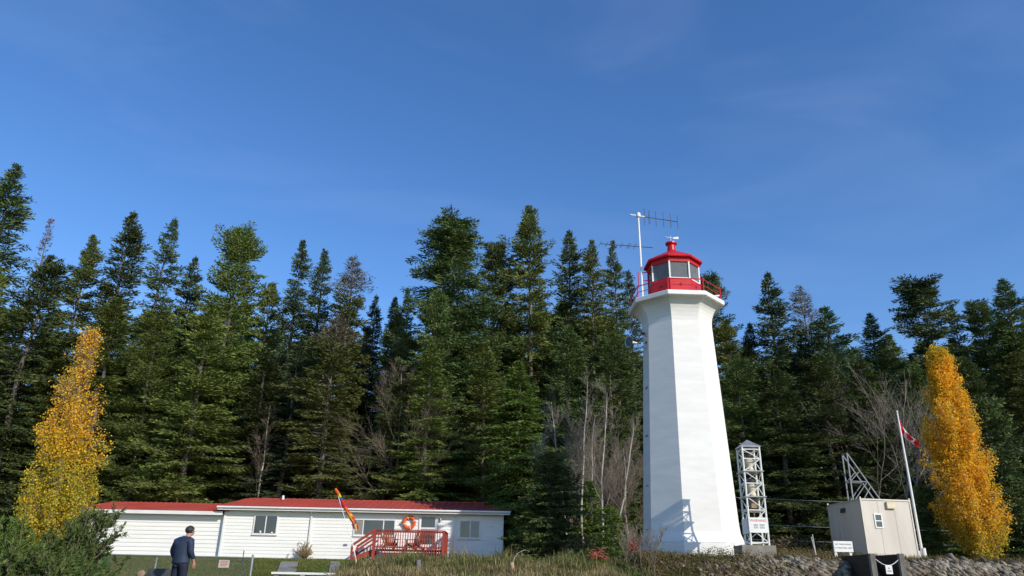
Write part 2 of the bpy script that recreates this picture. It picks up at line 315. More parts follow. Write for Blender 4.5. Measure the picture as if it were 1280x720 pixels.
def conifer(seed, H, R, kind, fmat, top_mat=None, bare_frac=.03, lean=0, dens=1.0):
    rng = np.random.default_rng(seed)
    root = thing('conifer_tree', 'x', 'conifer', (0, 0, 0))
    # trunk path
    tz = np.linspace(0, H*.985, 14); tx = np.cumsum(rng.normal(0, .05, 14)); ty = np.cumsum(rng.normal(0, .05, 14)); tx -= tx[0]; ty -= ty[0]
    r0 = .0075*H+.04; tr_ = r0*(1-tz/H)**.8+.015
    nT = 14 if kind != 'twin' else 8
    mb = MB(); mb.path([(tx[i], ty[i], tz[i]) for i in range(nT)], list(tr_)[:nT], 7)
    ph = rng.uniform(0, 6.28, 6)
    forks = [(0, 0, H, 1.0)]
    if kind == 'twin': forks = [(-.07*H*.5, 0, H, .72), (.07*H*.5, .1, H*.97, .72)]
    PB, DB, LB, WB, TOP = [], [], [], [], []; SA, SB, SR = [], [], []
    for fx, fy, FH, fr in forks:
        if kind == 'twin': mb.path([(0, 0, H*.35), (fx, fy, H*.5), (fx, fy, FH)], [.2, .16, .02], 6)
        z = H*bare_frac
        lvl = 0
        while z < FH-.12:
            t = 1-z/FH  # 1 base, 0 top
            if kind == 'spire': prof = t**.50; step = .46; n = 6
            elif kind == 'dense': prof = min(1, 1.05*t**.45); step = .46; n = 7
            elif kind == 'round': prof = min(1, (t*4.2)**.55*.80+.06)*(.8+.2*t); step = .48; n = 7
            elif kind == 'plates': prof = (.60+.40*min(1, t*4.0))*(.30+.70*abs(math.sin(z*.95+ph[0]))); step = .40; n = 7
            elif kind == 'open': prof = (t**.5)*(.62+.38*abs(math.sin(z*.8+ph[1]))); step = .55; n = 6
            elif kind == 'browntop': prof = min(1, .10+.95*t**.5); step = .46; n = 6
            elif kind == 'twin': prof = t**.52; step = .46; n = 6
            elif kind == 'dead': prof = .8*t**.6+.04; step = .45; n = 5
            elif kind == 'cedar': prof = min(1, (t*1.6)**.8+.02); step = .32; n = 8
            if t < .12: step *= .5
            if kind not in ('round', 'plates', 'dead'): prof *= min(1, (t/.13)**.55)
            prof *= fr
            step *= 1/dens
            for b in range(n):
                az = rng.uniform(0, 6.283)
                lump = .72+.28*math.sin(az*2+ph[2]+z*.55)*math.sin(z*.9+az+ph[3])+.12*math.sin(az*3+ph[4]-z*1.7)
                L = 1.18*R*prof*lump*rng.uniform(.55, 1.14)
                if rng.random() < .05: L *= 1.3
                if L < .08: L = .08
                up = {'cedar': lerp(.5, -.25, min(1, t*1.6)), 'plates': .12, 'round': lerp(.75, 0, min(1, t*2)), 'open': lerp(.6, -.05, min(1, t*2))}.get(kind, lerp(.7, -.12, min(1, t*1.9)))+rng.normal(0, .17)
                ca, sa = math.cos(az), math.sin(az)
                iz = np.interp(z, tz, tx)*(kind != 'twin')+fx*min(1, max(0, (z-H*.35)/(H*.15))) if kind == 'twin' else np.interp(z, tz, tx)
                iy = np.interp(z, tz, ty)
                base = np.array([iz, iy, z+rng.uniform(-.1, .1)])
                sp = .135 if kind != 'dead' else .26
                ns = max(2, int(L/sp)); s = (np.arange(ns)+.6)/ns
                if L > 1.6 and kind != 'dead': s = s[s > .22]
                sag = -.10*L*s*s*(1.5 if kind == 'cedar' else .35) + .16*L*s**3*(kind != 'cedar')*max(0, t)
                pts = base+np.stack([ca*L*s, sa*L*s, up*L*s+sag], 1)
                if L > .7 and rng.random() < (1 if kind in ('dead', 'browntop') else .55):
                    SA.append(base); SB.append(pts[-1]); SR.append(.010+.008*L)
                outd = np.array([ca, sa, up]); outd /= np.linalg.norm(outd)
                side = np.array([-sa, ca, 0])
                m = len(s)
                nb = 4 if kind != 'dead' else 2
                for sg in (-1, 1):
                    bl = (min(.20, .05+.25*L)+.44*L**.5*(1-s)**.7*.8)
                    for q in range(nb):
                        k = q/nb*1.05
                        dirv = outd*.75+side*sg*.8*(1 if q == 0 else .9)+np.array([0, 0, -.35 if kind == 'cedar' else .05])
                        dv = dirv+rng.normal(0, .30, (m, 3))*np.array([1, 1, 1.0])+np.array([0, 0, -.12]); dv /= np.linalg.norm(dv, axis=1, keepdims=True)
                        off = (side*sg)[None, :]*(bl*k)[:, None]+outd*(bl*k*.6)[:, None]+rng.normal(0, .05, (m, 3))
                        if kind == 'cedar': off[:, 2] -= bl*k*.5
                        PB.append(pts+off); DB.append(dv); LB.append(np.minimum(np.clip(bl*rng.uniform(.5, 1.0, m), .14, .52), .14+.4*L)); WB.append(rng.uniform(.055, .115, m)*(.55 if kind == 'dead' else 1)); TOP.append(np.full(m, t < .17))
                dv = np.tile(outd, (m, 1))+rng.normal(0, .35, (m, 3))+np.array([0, 0, .25 if kind != 'cedar' else -.3]); dv /= np.linalg.norm(dv, axis=1, keepdims=True)
                PB.append(pts); DB.append(dv); LB.append(np.minimum(rng.uniform(.18, .42, m), .12+.5*L)); WB.append(rng.uniform(.05, .10, m)); TOP.append(np.full(m, t < .17))
            z += step*rng.uniform(.7, 1.3); lvl += 1
    # leader
    for _ in range(16 if kind != 'plates' else 0):
        PB.append(np.array([[tx[-1]+forks[0][0], ty[-1], H-.7+rng.uniform(0, .65)]])); d = np.array([[rng.normal(0, .22), rng.normal(0, .22), 1]]); DB.append(d/np.linalg.norm(d)); LB.append(np.array([.28])); WB.append(np.array([.05])); TOP.append(np.array([True]))
    PB = np.concatenate(PB); DB = np.concatenate(DB); LB = np.concatenate(LB); WB = np.concatenate(WB); TOP = np.concatenate(TOP)
    mb.build('trunk', MT['bark'], root)
    if SA:
        Vs, Fs = segs_mesh(SA, SB, SR, [.006]*len(SA)); np_obj('limbs', Vs, Fs, MT['bark'] if kind not in ('dead', 'browntop') else MT['palebark'], root)
    if top_mat is not None and kind == 'browntop':
        keep = rng.random(len(TOP)) < .62
        a = TOP & keep; Vt, Ft = blades(PB[a], DB[a], LB[a], WB[a]*.7, rng); np_obj('dying_top', Vt, Ft, top_mat, root)
        PB, DB, LB, WB = PB[~TOP], DB[~TOP], LB[~TOP], WB[~TOP]
    Vc, Fc = blades(PB, DB, LB, WB, rng); np_obj('crown', Vc, Fc, fmat, root)
    return root

def bare_tree(name, label, cat, base, H, spread, seed, bark, depth=6, stems=1, twigs=1.0, up=.9, group=None, lean=(0, 0), r0=None, split=3, first=.3):
    rng = random.Random(seed); A, B, RA, RB = [], [], [], []; TA, TB, TR, TR2 = [], [], [], []
    def grow(p, d, L, r, lv):
        nseg = 3 if lv < 3 else 2
        q = p
        for i in range(nseg):
            d2 = (d+Vector((rng.gauss(0, .09), rng.gauss(0, .09), rng.gauss(0, .04)+.03*up))).normalized()
            q2 = q+d2*L/nseg; ra = r*(1-.3*i/nseg); rb = r*(1-.3*(i+1)/nseg)
            (A if lv < 3 else TA).append(tuple(q)); (B if lv < 3 else TB).append(tuple(q2)); (RA if lv < 3 else TR).append(ra); (RB if lv < 3 else TR2).append(rb)
            if lv < depth and (lv > 0 or i > 0):
                for _ in range(1 if lv < 2 else (2 if rng.random() < .6*twigs else (1 if rng.random() < .4+.6*twigs else 0))):
                    ax = Vector((rng.gauss(0, 1), rng.gauss(0, 1), rng.gauss(0, .5))).normalized(); sd_ = (d2*.85+ax*spread+Vector((0, 0, .25*up))).normalized()
                    grow(q2, sd_, L*rng.uniform(.5, .8), rb*.6, lv+1)
            q, d = q2, d2
        if lv < depth: grow(q, d, L*.72, r*.68, lv+1)
    root = thing(name, label, cat, base, group)
    for s_ in range(stems):
        a = rng.uniform(0, 6.28); o = Vector((math.cos(a), math.sin(a), 0))*(.12*s_)
        d = Vector((lean[0]+math.cos(a)*.22*(stems > 1), lean[1]+math.sin(a)*.22*(stems > 1), 1)).normalized()
        grow(o, d, H*first, r0 or H*.011, 0)
    Vs, Fs = segs_mesh(A, B, RA, RB, 6); np_obj('trunk', Vs, Fs, bark, root)
    Vs, Fs = segs_mesh(TA, TB, np.maximum(TR, .0055), np.maximum(TR2, .0045), 3); np_obj('branches', Vs, Fs, bark, root)
    return root

def birch(name, label, cat, base, H, seed, mat, r0=.06, lean=0, nbr=34, blen=.26, rise=.95, start=.22, group=None, tw=6):
    rng = np.random.default_rng(seed); root = thing(name, label, cat, base, group)
    mb = MB(); tz = np.linspace(0, H, 12); tx = np.cumsum(rng.normal(0, .05, 12))+lean*tz; tx -= tx[0]; ty = np.cumsum(rng.normal(0, .04, 12)); ty -= ty[0]
    mb.path([(tx[i], ty[i], tz[i]) for i in range(12)], list(r0*(1-tz/H)**.7+.008), 6); mb.build('trunk', MT['palebark'], root, loc=(0, 0, 0))
    A, B, RA, RB = [], [], [], []
    def limb(p, d, L, r, lv):
        k = 5; q = np.array(p, float); d = np.array(d, float)
        for i in range(k):
            d = d+rng.normal(0, .11, 3)+np.array([0, 0, .07]); d /= np.linalg.norm(d); q2 = q+d*L/k; A.append(q); B.append(q2); RA.append(max(.004, r*(1-i/k))); RB.append(max(.003, r*(1-(i+1)/k)))
            if lv < 2 and i > 0:
                for _ in range(tw if lv == 0 and i > 2 else 2):
                    dd = d+rng.normal(0, .42, 3); dd /= np.linalg.norm(dd); limb(q2, dd, L*rng.uniform(.25, .5), r*.45, lv+1)
            q = q2
    for i in range(nbr):
        t = start+(1-start)*rng.random()**.9*.97; az = rng.uniform(0, 6.283); L = H*blen*(1.15-t)*rng.uniform(.6, 1.2)+.25
        limb((np.interp(t*H, tz, tx), np.interp(t*H, tz, ty), t*H), (math.cos(az), math.sin(az), rise*rng.uniform(.7, 1.6)), L, r0*.35*(1.1-t)+.004, 0)
    Vs, Fs = segs_mesh(A, B, RA, RB, 3); np_obj('branches', Vs, Fs, mat, root)
    return root
def poplar(label, base, H, prof, seed, nbr, leaf_fn, topthin, lean=0, tw=80):
    """prof(t): radius at height fraction t"""
    rng = np.random.default_rng(seed); root = thing('poplar_tree', label, 'poplar', base)
    mb = MB(); tz = np.linspace(0, H*.97, 12); tx = np.cumsum(rng.normal(0, .04, 12))+lean*tz; tx -= tx[0]; ty = np.cumsum(rng.normal(0, .03, 12))
    mb.path([(tx[i], ty[i], tz[i]) for i in range(12)], list(.10*(1-tz/H)**.8+.012), 7); mb.build('trunk', MT['popbranch'], root, loc=(0, 0, 0))
    A, B, RA, RB = [], [], [], []; LP = []
    for i in range(nbr):
        t = rng.uniform(.0, .97)**1.25; z = t*H; az = rng.uniform(0, 6.283); r = prof(min(1, t+.08))*rng.uniform(.6, 1.12)*(.86+.22*math.sin(az*2+z*1.2)*math.sin(z*1.9+az)+.12*math.sin(z*3.1))
        L = min(H-z, r*1.5+.6+1.4*t); c, s = math.cos(az), math.sin(az); x0, y0 = np.interp(z, tz, tx), np.interp(z, tz, ty)
        k = 7; q = np.linspace(0, 1, k); rr = r*(1-(1-q)**2.0)
        pts = np.stack([x0+c*rr+lean*q*L*.5, y0+s*rr, z+q*L*.85], 1); pts[1:] += rng.normal(0, .04, (k-1, 3))
        for j in range(k-1): A.append(pts[j]); B.append(pts[j+1]); RA.append(.022*(1-q[j])+.005); RB.append(.022*(1-q[j+1])+.004)
        for j in range(tw):
            u = rng.uniform(.12, 1); p = np.array([np.interp(u, q, pts[:, a]) for a in range(3)])
            te = p+rng.normal(0, .13+.03*(1-u), 3)+np.array([c, s, .6])*rng.uniform(0, .14); A.append(p); B.append(te); RA.append(.005); RB.append(.003)
            for _ in range(10):
                if rng.random() < topthin((p[2])/H): LP.append(te+rng.normal(0, .07, 3))
    Vs, Fs = segs_mesh(A, B, RA, RB, 3); np_obj('branches', Vs, Fs, MT['popbranch'], root)
    LP = np.array(LP); d = rng.normal(size=LP.shape); d /= np.linalg.norm(d, axis=1, keepdims=True)
    lo = np.array([rng.random() < leaf_fn(p/H if False else p[2]/H, p[0]) for p in LP])
    for nm, msk, mt in (('golden_leaves', ~lo, MT['gold']), ('green_leaves', lo, MT['yellowgreen'])):
        if msk.sum() < 10: continue
        n_ = int(msk.sum()); Vc, Fc = blades(LP[msk], d[msk], rng.uniform(.05, .10, n_), rng.uniform(.05, .085, n_), rng); np_obj(nm, Vc, Fc, mt, root)
    return root

def spray_shrub(name, label, cat, base, H, R, seed, fmat, nbr=90, bias=(0, 0), blen=(.08, .18), bw=(.018, .035), per=60, group=None):
    rng = np.random.default_rng(seed); root = thing(name, label, cat, base, group)
    A, B, RA, RB, PB, DB = [], [], [], [], [], []
    for i in range(nbr):
        az = rng.uniform(0, 6.283); el = rng.uniform(.15, 1.35); L = rng.uniform(.6, 1.05)
        d = np.array([math.cos(az)*math.cos(el)*R, math.sin(az)*math.cos(el)*R, math.sin(el)*H])*L+np.array([bias[0], bias[1], 0])*L*math.sin(el)
        q = np.linspace(0, 1, 8)[:, None]; pts = d*q+np.array([0, 0, 1])*(q**2-q)*-.25*0+np.array([0, 0, -1])*q*(1-q)*.35; pts[1:] += rng.normal(0, .03, (7, 3))
        pts[:, 2] = np.maximum(pts[:, 2], .03)
        for j in range(7): A.append(pts[j]); B.append(pts[j+1]); RA.append(.022*(1-j/8)+.003); RB.append(.022*(1-(j+1)/8)+.003)
        bd = d/np.linalg.norm(d)
        for k in range(int(per*L/6)):
            u = rng.uniform(.25, 1); p = np.array([np.interp(u, q[:, 0], pts[:, a]) for a in range(3)])
            sdv = bd*.8+rng.normal(0, .5, 3)+np.array([0, 0, .25]); sdv /= np.linalg.norm(sdv); l = rng.uniform(.2, .45)*(1.2-u*.5)
            A.append(p); B.append(p+sdv*l); RA.append(.005); RB.append(.003)
            m = 26; uu = rng.uniform(.1, 1, (m, 1)); dv = sdv*.9+rng.normal(0, .55, (m, 3)); dv /= np.linalg.norm(dv, axis=1, keepdims=True); PB.append(p+sdv*l*uu); DB.append(dv)
    PB = np.concatenate(PB); DB = np.concatenate(DB); n_ = len(PB)
    Vs, Fs = segs_mesh(A, B, RA, RB, 3); np_obj('stems', Vs, Fs, MT['twig'], root)
    Vc, Fc = blades(PB, DB, rng.uniform(*blen, n_), rng.uniform(*bw, n_), rng); np_obj('foliage', Vc, Fc, fmat, root)
    return root

exec_trees = True
# ---------------------------- forest
VAR = {}
def var(key):
    if key in VAR: return VAR[key]
    spec = {'spire1': (11, 28, 3.0, 'spire', 'fdark'), 'spire2': (12, 26, 3.2, 'spire', 'folive'), 'spire3': (13, 24, 2.7, 'spire', 'fblue'),
            'dense1': (14, 26, 3.7, 'dense', 'folive'), 'dense2': (15, 24, 3.8, 'dense', 'fdark'), 'dense3': (16, 20, 3.4, 'dense', 'folive'),
            'round1': (17, 26, 4.0, 'round', 'fdark'), 'round2': (18, 25, 4.3, 'round', 'folive'), 'plates1': (19, 28, 3.9, 'plates', 'fdark'),
            'plates2': (20, 22, 3.6, 'plates', 'fdark'), 'open1': (21, 25, 3.2, 'open', 'fblue'), 'open2': (22, 29, 4.1, 'open', 'fdark'),
            'twin': (23, 25, 3.4, 'twin', 'fblue'), 'btop1': (24, 24, 3.1, 'browntop', 'folive'), 'btop2': (25, 23, 3.3, 'browntop', 'fblue'),
            'dead': (26, 24, 2.2, 'dead', 'fred'), 'cedar': (27, 17, 3.0, 'cedar', 'fcedar'), 'small1': (28, 8, 2.3, 'dense', 'fdark'), 'small2': (29, 7, 2.0, 'spire', 'fcedar')}[key]
    r = conifer(spec[0], spec[1], spec[2], spec[3], MT[spec[4]], MT['fbrown'], dens=1.0 if spec[1] > 12 else 1.5)
    VAR[key] = [r, spec[1], spec[2], False]; return VAR[key]
rr = random.Random(5)
def plant(key, px, py, Y, R, label, group=None):
    v = var(key); p = P(px, py, Y); g0 = gz(p.x, Y)-.1; h = p.z-g0; sc_ = (R/v[2], R/v[2], h/v[1]); rz = rr.uniform(0, 6.28) if key != 'twin' else 0
    if not v[3]:
        o = v[0]; v[3] = True; o.location = (p.x, Y, g0); o.rotation_euler = (0, 0, rz); o.scale = sc_; o['label'] = label
        if group: o['group'] = group
    else: o = copy_thing(v[0], (p.x, Y, g0), rz, sc_, label, group)
    return o
TREES = [
 ('open2', 26, 205, 55, 6.0, 'tallest tufted conifer at the far left edge rising above its neighbours'),
 ('dead', 70, 275, 60, 2.0, 'thin dead reddish-topped conifer just right of the far left giant'),
 ('dense1', 118, 295, 56, 3.2, 'pointed green conifer whose tip stands above the left golden poplar'),
 ('spire1', 170, 267, 54, 3.6, 'slender tall spire conifer third peak from the left skyline'),
 ('open1', 213, 272, 56, 3.4, 'ragged open-topped conifer right of the slender left spire'),
 ('spire3', 240, 320, 57, 2.8, 'lower blue-green spire tucked against the ragged open-topped conifer'),
 ('round2', 300, 291, 55, 4.4, 'broad round-headed conifer with long side limbs above the red roof'),
 ('dense3', 342, 352, 57, 3.2, 'lower shoulder conifer right of the broad round-headed one'),
 ('twin', 394, 303, 56, 3.7, 'two-topped bluish conifer with sky showing through its limbs'),
 ('btop1', 445, 321, 54, 3.4, 'olive conifer with a browned thinning top above the windsock'),
 ('spire3', 469, 370, 62, 2.2, 'small thin spire between browned top and pointed green conifer'),
 ('spire2', 493, 372, 60, 2.8, 'pointed mid green conifer in the skyline dip'),
 ('open1', 513, 360, 63, 2.3, 'pale sparse conifer in the skyline dip beside the plate-layered pine'),
 ('plates1', 571, 274, 55, 4.9, 'tall pine with cloud-like layered plates and flat tufted head'),
 ('round1', 621, 308, 57, 3.5, 'round-tipped conifer between the layered pine and the tallest cone'),
 ('dense2', 549, 362, 52, 3.4, 'dense conifer standing in front of the layered pine'),
 ('dense1', 662, 258, 56, 4.2, 'tallest broad cone-shaped conifer in the middle of the skyline'),
 ('spire1', 709, 289, 57, 3.2, 'narrow spire right of the tallest middle cone'),
 ('spire2', 741, 300, 55, 2.9, 'left one of the paired peaks beside the antenna'),
 ('open2', 764, 300, 57, 3.0, 'right one of the paired peaks directly behind the lower antenna'),
 ('open1', 786, 336, 58, 2.6, 'thin open conifer just left of the lighthouse gallery'),
 ('round1', 886, 346, 58, 3.4, 'conifer peeking out right of the red lantern room'),
 ('dense3', 905, 398, 55, 3.2, 'olive conifer beside the right edge of the white tower'),
 ('spire3', 953, 341, 55, 3.3, 'slim pale spire first tall peak right of the lighthouse'),
 ('spire1', 933, 404, 57, 2.6, 'short spire tucked left of the slim pale peak'),
 ('btop2', 1001, 357, 57, 3.3, 'fan-topped conifer with brown thinning head right of the slim pale spire'),
 ('spire3', 1036, 381, 54, 4.0, 'wide bluish conifer with upswept branch tips'),
 ('spire1', 1083, 392, 59, 3.0, 'small dark pointed conifer above the grey leafless tree'),
 ('plates2', 1150, 354, 56, 3.9, 'dark bushy-headed pine left of the right golden poplar top'),
 ('open1', 1192, 382, 59, 2.6, 'thin sparse conifer behind the right golden poplar'),
 ('round1', 1219, 379, 57, 3.2, 'rounded conifer just right of the right golden poplar top'),
 ('spire1', 1247, 350, 54, 3.7, 'tall sharp dark spire near the right edge'),
 ('dense2', 1284, 372, 56, 3.8, 'dark conifer cut by the right edge of the picture'),
 # middle ranks in front
 ('dense3', -6, 330, 51, 3.8, 'olive conifer cut by the left edge of the picture'),
 ('dense2', 64, 318, 52, 4.4, 'dense conifer filling in behind the left golden poplar'),
 ('dense1', 148, 372, 50, 3.8, 'olive drooping conifer right of the left golden poplar'),
 ('round2', 205, 392, 51, 3.6, 'dark green conifer rising above the white annex'),
 ('dense3', 262, 385, 50, 4.2, 'broad olive conifer rising behind the joint of the two roofs'),
 ('spire1', 335, 440, 52, 3.2, 'dark shaded conifer behind the slim leafless tree'),
 ('open1', 372, 425, 52, 3.0, 'open conifer with pale trunk behind the long red roof'),
 ('btop1', 425, 392, 50, 3.5, 'yellowish olive conifer with bare grey limbs above the deck'),
 ('dense2', 497, 470, 51, 3.0, 'low dark conifer behind the brown leafless branches'),
 ('spire2', 543, 430, 50, 3.4, 'olive conifer behind the right end of the red roof'),
 ('dense1', 605, 425, 52, 3.3, 'conifer rising above the right roof corner'),
 ('dense2', 712, 405, 52, 3.6, 'dark conifer behind the pale birch clump'),
 ('round1', 765, 420, 52, 3.4, 'dark conifer filling the gap left of the white tower'),
 ('round1', 925, 452, 51, 3.3, 'dark conifer behind the white lattice tower'),
 ('dense2', 968, 455, 50, 3.8, 'dark green conifer right of the white lattice tower'),
 ('dense2', 1020, 442, 50, 4.0, 'dark conifer rising behind the beige hut'),
 ('spire1', 1070, 450, 50, 3.6, 'dark conifer behind the hut roof truss'),
 ('dense2', 1135, 455, 52, 3.8, 'shaded dark conifer behind the flagpole'),
 ('dense2', 1205, 445, 51, 3.6, 'shaded dark conifer behind the right golden poplar trunk'),
 ('dense1', 1268, 440, 50, 3.6, 'dark conifer at the right edge beside the golden poplar'),
]
for tspec in TREES: plant(*tspec)
plant('cedar', 655, 452, 46, 3.3, 'bright green drooping cedar behind the right end of the white house')
plant('small1', 686, 566, 38.5, 2.1, 'low dark shaded spruce beside the right wall of the white house')
plant('small1', 1152, 606, 39, 1.1, 'tiny young conifer between the flagpole and the golden poplar')
plant('small1', 1226, 500, 44, 2.2, 'fresh green young conifer behind the right golden poplar')
plant('small2', 735, 600, 41, 1.4, 'small bright green conifer among the birch stems')
plant('small2', 765, 632, 30, .9, 'knee-high young conifer left of the lighthouse base')
plant('small1', 1262, 612, 42, 1.6, 'young conifer right of the golden poplar trunk')
# second rank, far less distinct
k_ = 0
for Yb, y0, st, rad in ((61, 455, 52, 4.2), (68, 425, 58, 4.4), (76, 415, 62, 4.8)):
    x = -60
    while x < 1350:
        kk = ['dense2', 'round1', 'spire1', 'dense1', 'spire2'][k_ % 5]; k_ += 1
        dy = -30 if 180 < x < 330 or 540 < x < 800 else 0
        plant(kk, x+rr.uniform(-12, 12), y0+dy+rr.uniform(-25, 25), Yb+rr.uniform(-2, 2), rad, 'dark conifer of the back ranks seen only through gaps between the front trees', 'back rank conifers')
        x += st

# understorey brush behind the buildings
def brush(name, n, xr, yr, hmax, mat, seed, l=(.12, .3), wd=(.05, .11), dens=None):
    rng = np.random.default_rng(seed); x = rng.uniform(*xr, n); y = rng.uniform(*yr, n)
    hh = hmax*(.45+.55*np.abs(np.sin(x*.9+seed)*np.sin(x*.37+y*.5)))*rng.random(n)**.8
    if dens is not None:
        k = np.array([rng.random() < dens(a, b) for a, b in zip(x, y)]); x, y, hh = x[k], y[k], hh[k]
    z = np.array([gz(a, b) for a, b in zip(x, y)])+hh; d = rng.normal(size=(len(x), 3)); d[:, 2] = np.abs(d[:, 2])*.6; d /= np.linalg.norm(d, axis=1, keepdims=True)
    Vb, Fb = blades(np.stack([x, y, z], 1), d, rng.uniform(*l, len(x)), rng.uniform(*wd, len(x)), rng)
    return tag(np_obj(name, Vb, Fb, mat), kind='stuff')
tag(brush('undergrowth', 90000, (-34, 44), (50, 57), 3.2, MT['fdark'], 3, (.2, .45), (.08, .16)), 'dark leafy undergrowth at the foot of the conifers', 'undergrowth')
tag(brush('dry_undergrowth', 26000, (2.5, 15.5), (36.2, 43), 1.3, MT['weed'], 8, (.1, .25), (.02, .05)), 'brown dead brambles behind the lighthouse', 'brambles')

# poplars
def profL(t): return .84*pw(t, [(0, 1.3), (.15, 1.6), (.35, 1.5), (.5, 1.25), (.65, .9), (.82, .45), (1, .06)])
pL = P(60, 690, 32); zb = gz(pL.x, 32)
poplar('left autumn poplar with sparse golden top and yellow-green lower leaves', (pL.x-.25, 32, zb), 12.0-zb, profL, 41, 84,
       lambda t, x: pw(t, [(0, .9), (.35, .75), (.5, .25), (.62, .05)]), lambda t: pw(t, [(0, .75), (.40, .75), (.55, .42), (.7, .26), (.85, .13), (1, .12)]), lean=-.0)
def profR(t): return 1.16*pw(t, [(0, .95), (.08, 1.15), (.25, 1.25), (.5, .98), (.75, .55), (.9, .24), (1, .04)])
pR = P(1212, 600, 34); zb = gz(22.4, 37)
poplar('right autumn poplar with dense deep golden leaves beside the flagpole', (22.42, 37, zb), 13.25-zb, profR, 42, 150,
       lambda t, x: pw(t, [(0, .85), (.12, .6), (.25, .12), (.9, .05), (1, .5)]), lambda t: pw(t, [(0, .35), (.15, .5), (.3, .85), (1, .9)]))

# bare trees
pb = P(312, 640, 49.5); birch('bare_tree', 'slim leafless tree with pale trunk rising behind the red roof', 'bare tree', (pb.x, 50.8, gz(pb.x, 50)), 9.6, 51, MT['twig'], r0=.075, nbr=26, blen=.24, start=.40, rise=1.6, tw=4)
pb = P(1124, 640, 47); bare_tree('bare_tree', 'large grey leafless tree with wide rounded crown behind the flagpole', 'bare tree', (pb.x-.3, 47, gz(pb.x, 47)), 12.4, .70, 59, MT['twig3'], depth=6, stems=3, r0=.10, first=.34, twigs=.45, up=.5)
for px, Yb, hh, sd_, ln_, lb in [(700, 40, 6.6, 61, -.16, 'leftmost pale birch of the clump, leaning left beside the dark spruce'), (712, 41, 8.6, 62, -.06, 'second pale birch from the left of the clump by the lighthouse'),
    (726, 40.5, 9.6, 63, .0, 'tallest straight birch in the middle of the clump by the lighthouse'), (738, 41.2, 7.8, 65, .05, 'slightly right leaning birch just right of the tallest one'),
    (752, 40.2, 8.9, 66, .07, 'second birch from the right of the clump by the lighthouse'), (764, 41.5, 7.4, 64, .20, 'rightmost birch of the clump leaning towards the white tower')]:
    pb = P(px, 650, Yb); birch('birch_tree', lb, 'birch', (pb.x, Yb, gz(pb.x, Yb)), hh, sd_, MT['twig3'], r0=.055, nbr=18, blen=.34, start=.18, rise=1.5, tw=3, lean=ln_, group='leafless birches left of the lighthouse')
for k, (px, Yb, hh, sd_, lb) in enumerate([(745, 43, 6.0, 71, 'brown twiggy thicket tree behind the birch clump'), (785, 42.5, 6.2, 72, 'brown twiggy thicket tree touching the left edge of the white tower'), (492, 50.6, 12.5, 73, 'dark brown leafless tree between the conifers above the windsock')]):
    pb = P(px, 650, Yb); birch('bare_tree', lb, 'bare tree', (pb.x, Yb, gz(pb.x, Yb)), hh, sd_, MT['twig'], r0=.07, nbr=46, blen=.42, start=.10, rise=.8, tw=5)
pb = P(803, 712, 27.0); bare_tree('bare_shrub', 'leafless shrub with dark upswept twigs in front of the lighthouse base', 'shrub', (pb.x, 27.0, gz(pb.x, 27.0)-.1), 2.1, .45, 81, MT['twig'], depth=4, stems=7, r0=.014, first=.34, lean=(.2, 0), twigs=.2)

# foreground evergreen shrubs at lower left
pb = P(62, 690, 19.5); spray_shrub('evergreen_shrub', 'large feathery evergreen shrub covering the left end of the fence', 'shrub', (pb.x+.45, 19.4, gz(pb.x, 19.5)), 2.3, 1.15, 91, MT['shrub'], nbr=110, bias=(.65, 0), per=60, bw=(.020, .038))
pb = P(8, 700, 18); spray_shrub('young_pine', 'small bright green young pine at the bottom left corner', 'pine', (pb.x, 17.9, gz(pb.x, 18)), 1.75, .8, 92, MT['fcedar'], nbr=50, per=60, blen=(.1, .2))
pb = P(45, 715, 17); spray_shrub('juniper_bush', 'low sprawling juniper at the foot of the large evergreen shrub', 'shrub', (pb.x-.1, 17.0, gz(pb.x, 17)), 1.15, 1.7, 93, MT['shrub'], nbr=100, per=60, bw=(.022, .045))
pb = P(380, 697, 42.4); spray_shrub('flower_shrub', 'pale upright flowering shrub against the white siding left of the deck', 'shrub', (pb.x, 42.3, gz(pb.x, 42.3)), .95, .5, 94, MT['straw'], nbr=26, per=24, blen=(.06, .14), bw=(.015, .03))
pb = P(730, 700, 27); spray_shrub('leafy_bush', 'low green bush left of the heap of orange netting', 'shrub', (pb.x-.3, 26.5, gz(pb.x, 26.5)), .45, .8, 95, MT['shrub'], nbr=60, per=40)
pb = P(792, 690, 27); spray_shrub('leafy_bush', 'straggly green bush near the left corner of the lighthouse base', 'shrub', (pb.x-.2, 26.6, gz(pb.x, 26.6)), 1.1, .8, 96, MT['shrub'], nbr=40, per=26)

# ================================================================== HOUSE
HY = 43.0
def siding(mb, x0, x1, z0, z1, y, lap=.18, d=.020):
    z = z0
    while z < z1-.01:
        zt = min(z+lap, z1)
        mb.add([(x0, y-d, z), (x1, y-d, z), (x1, y, zt), (x0, y, zt), (x0, y, z), (x1, y, z)], [(0, 1, 2, 3), (0, 4, 5, 1)]); z += lap
house = thing('house', 'long low white sided house with red metal roof and lower annex on its left', 'house', (-8, HY, 2.5))
HX0, HX1, GX0 = -15.7, -.27, -23.6
EZ, GEZ = 5.10, 4.86
mb = MB(); mb.box(HX0, HX1, HY, HY+7, 2.2, EZ); siding(mb, HX0, HX1, 2.62, EZ, HY-.002)
for s_ in (0, 1):   # gable ends
    x = (HX0, HX1)[s_]; dx = (-.001, .001)[s_]
mb.build('wall', MT['siding'], house)
mb = MB(); mb.box(HX0-.02, HX1+.02, HY-.03, HY+7.02, 2.2, 2.60); mb.build('foundation_skirt', MT['white'], house)
mb = MB()
for x in (HX0, HX1): mb.box(x-.05, x+.05, HY-.06, HY+.04, 2.3, EZ)
mb.build('corner_trim', MT['trim'], house)
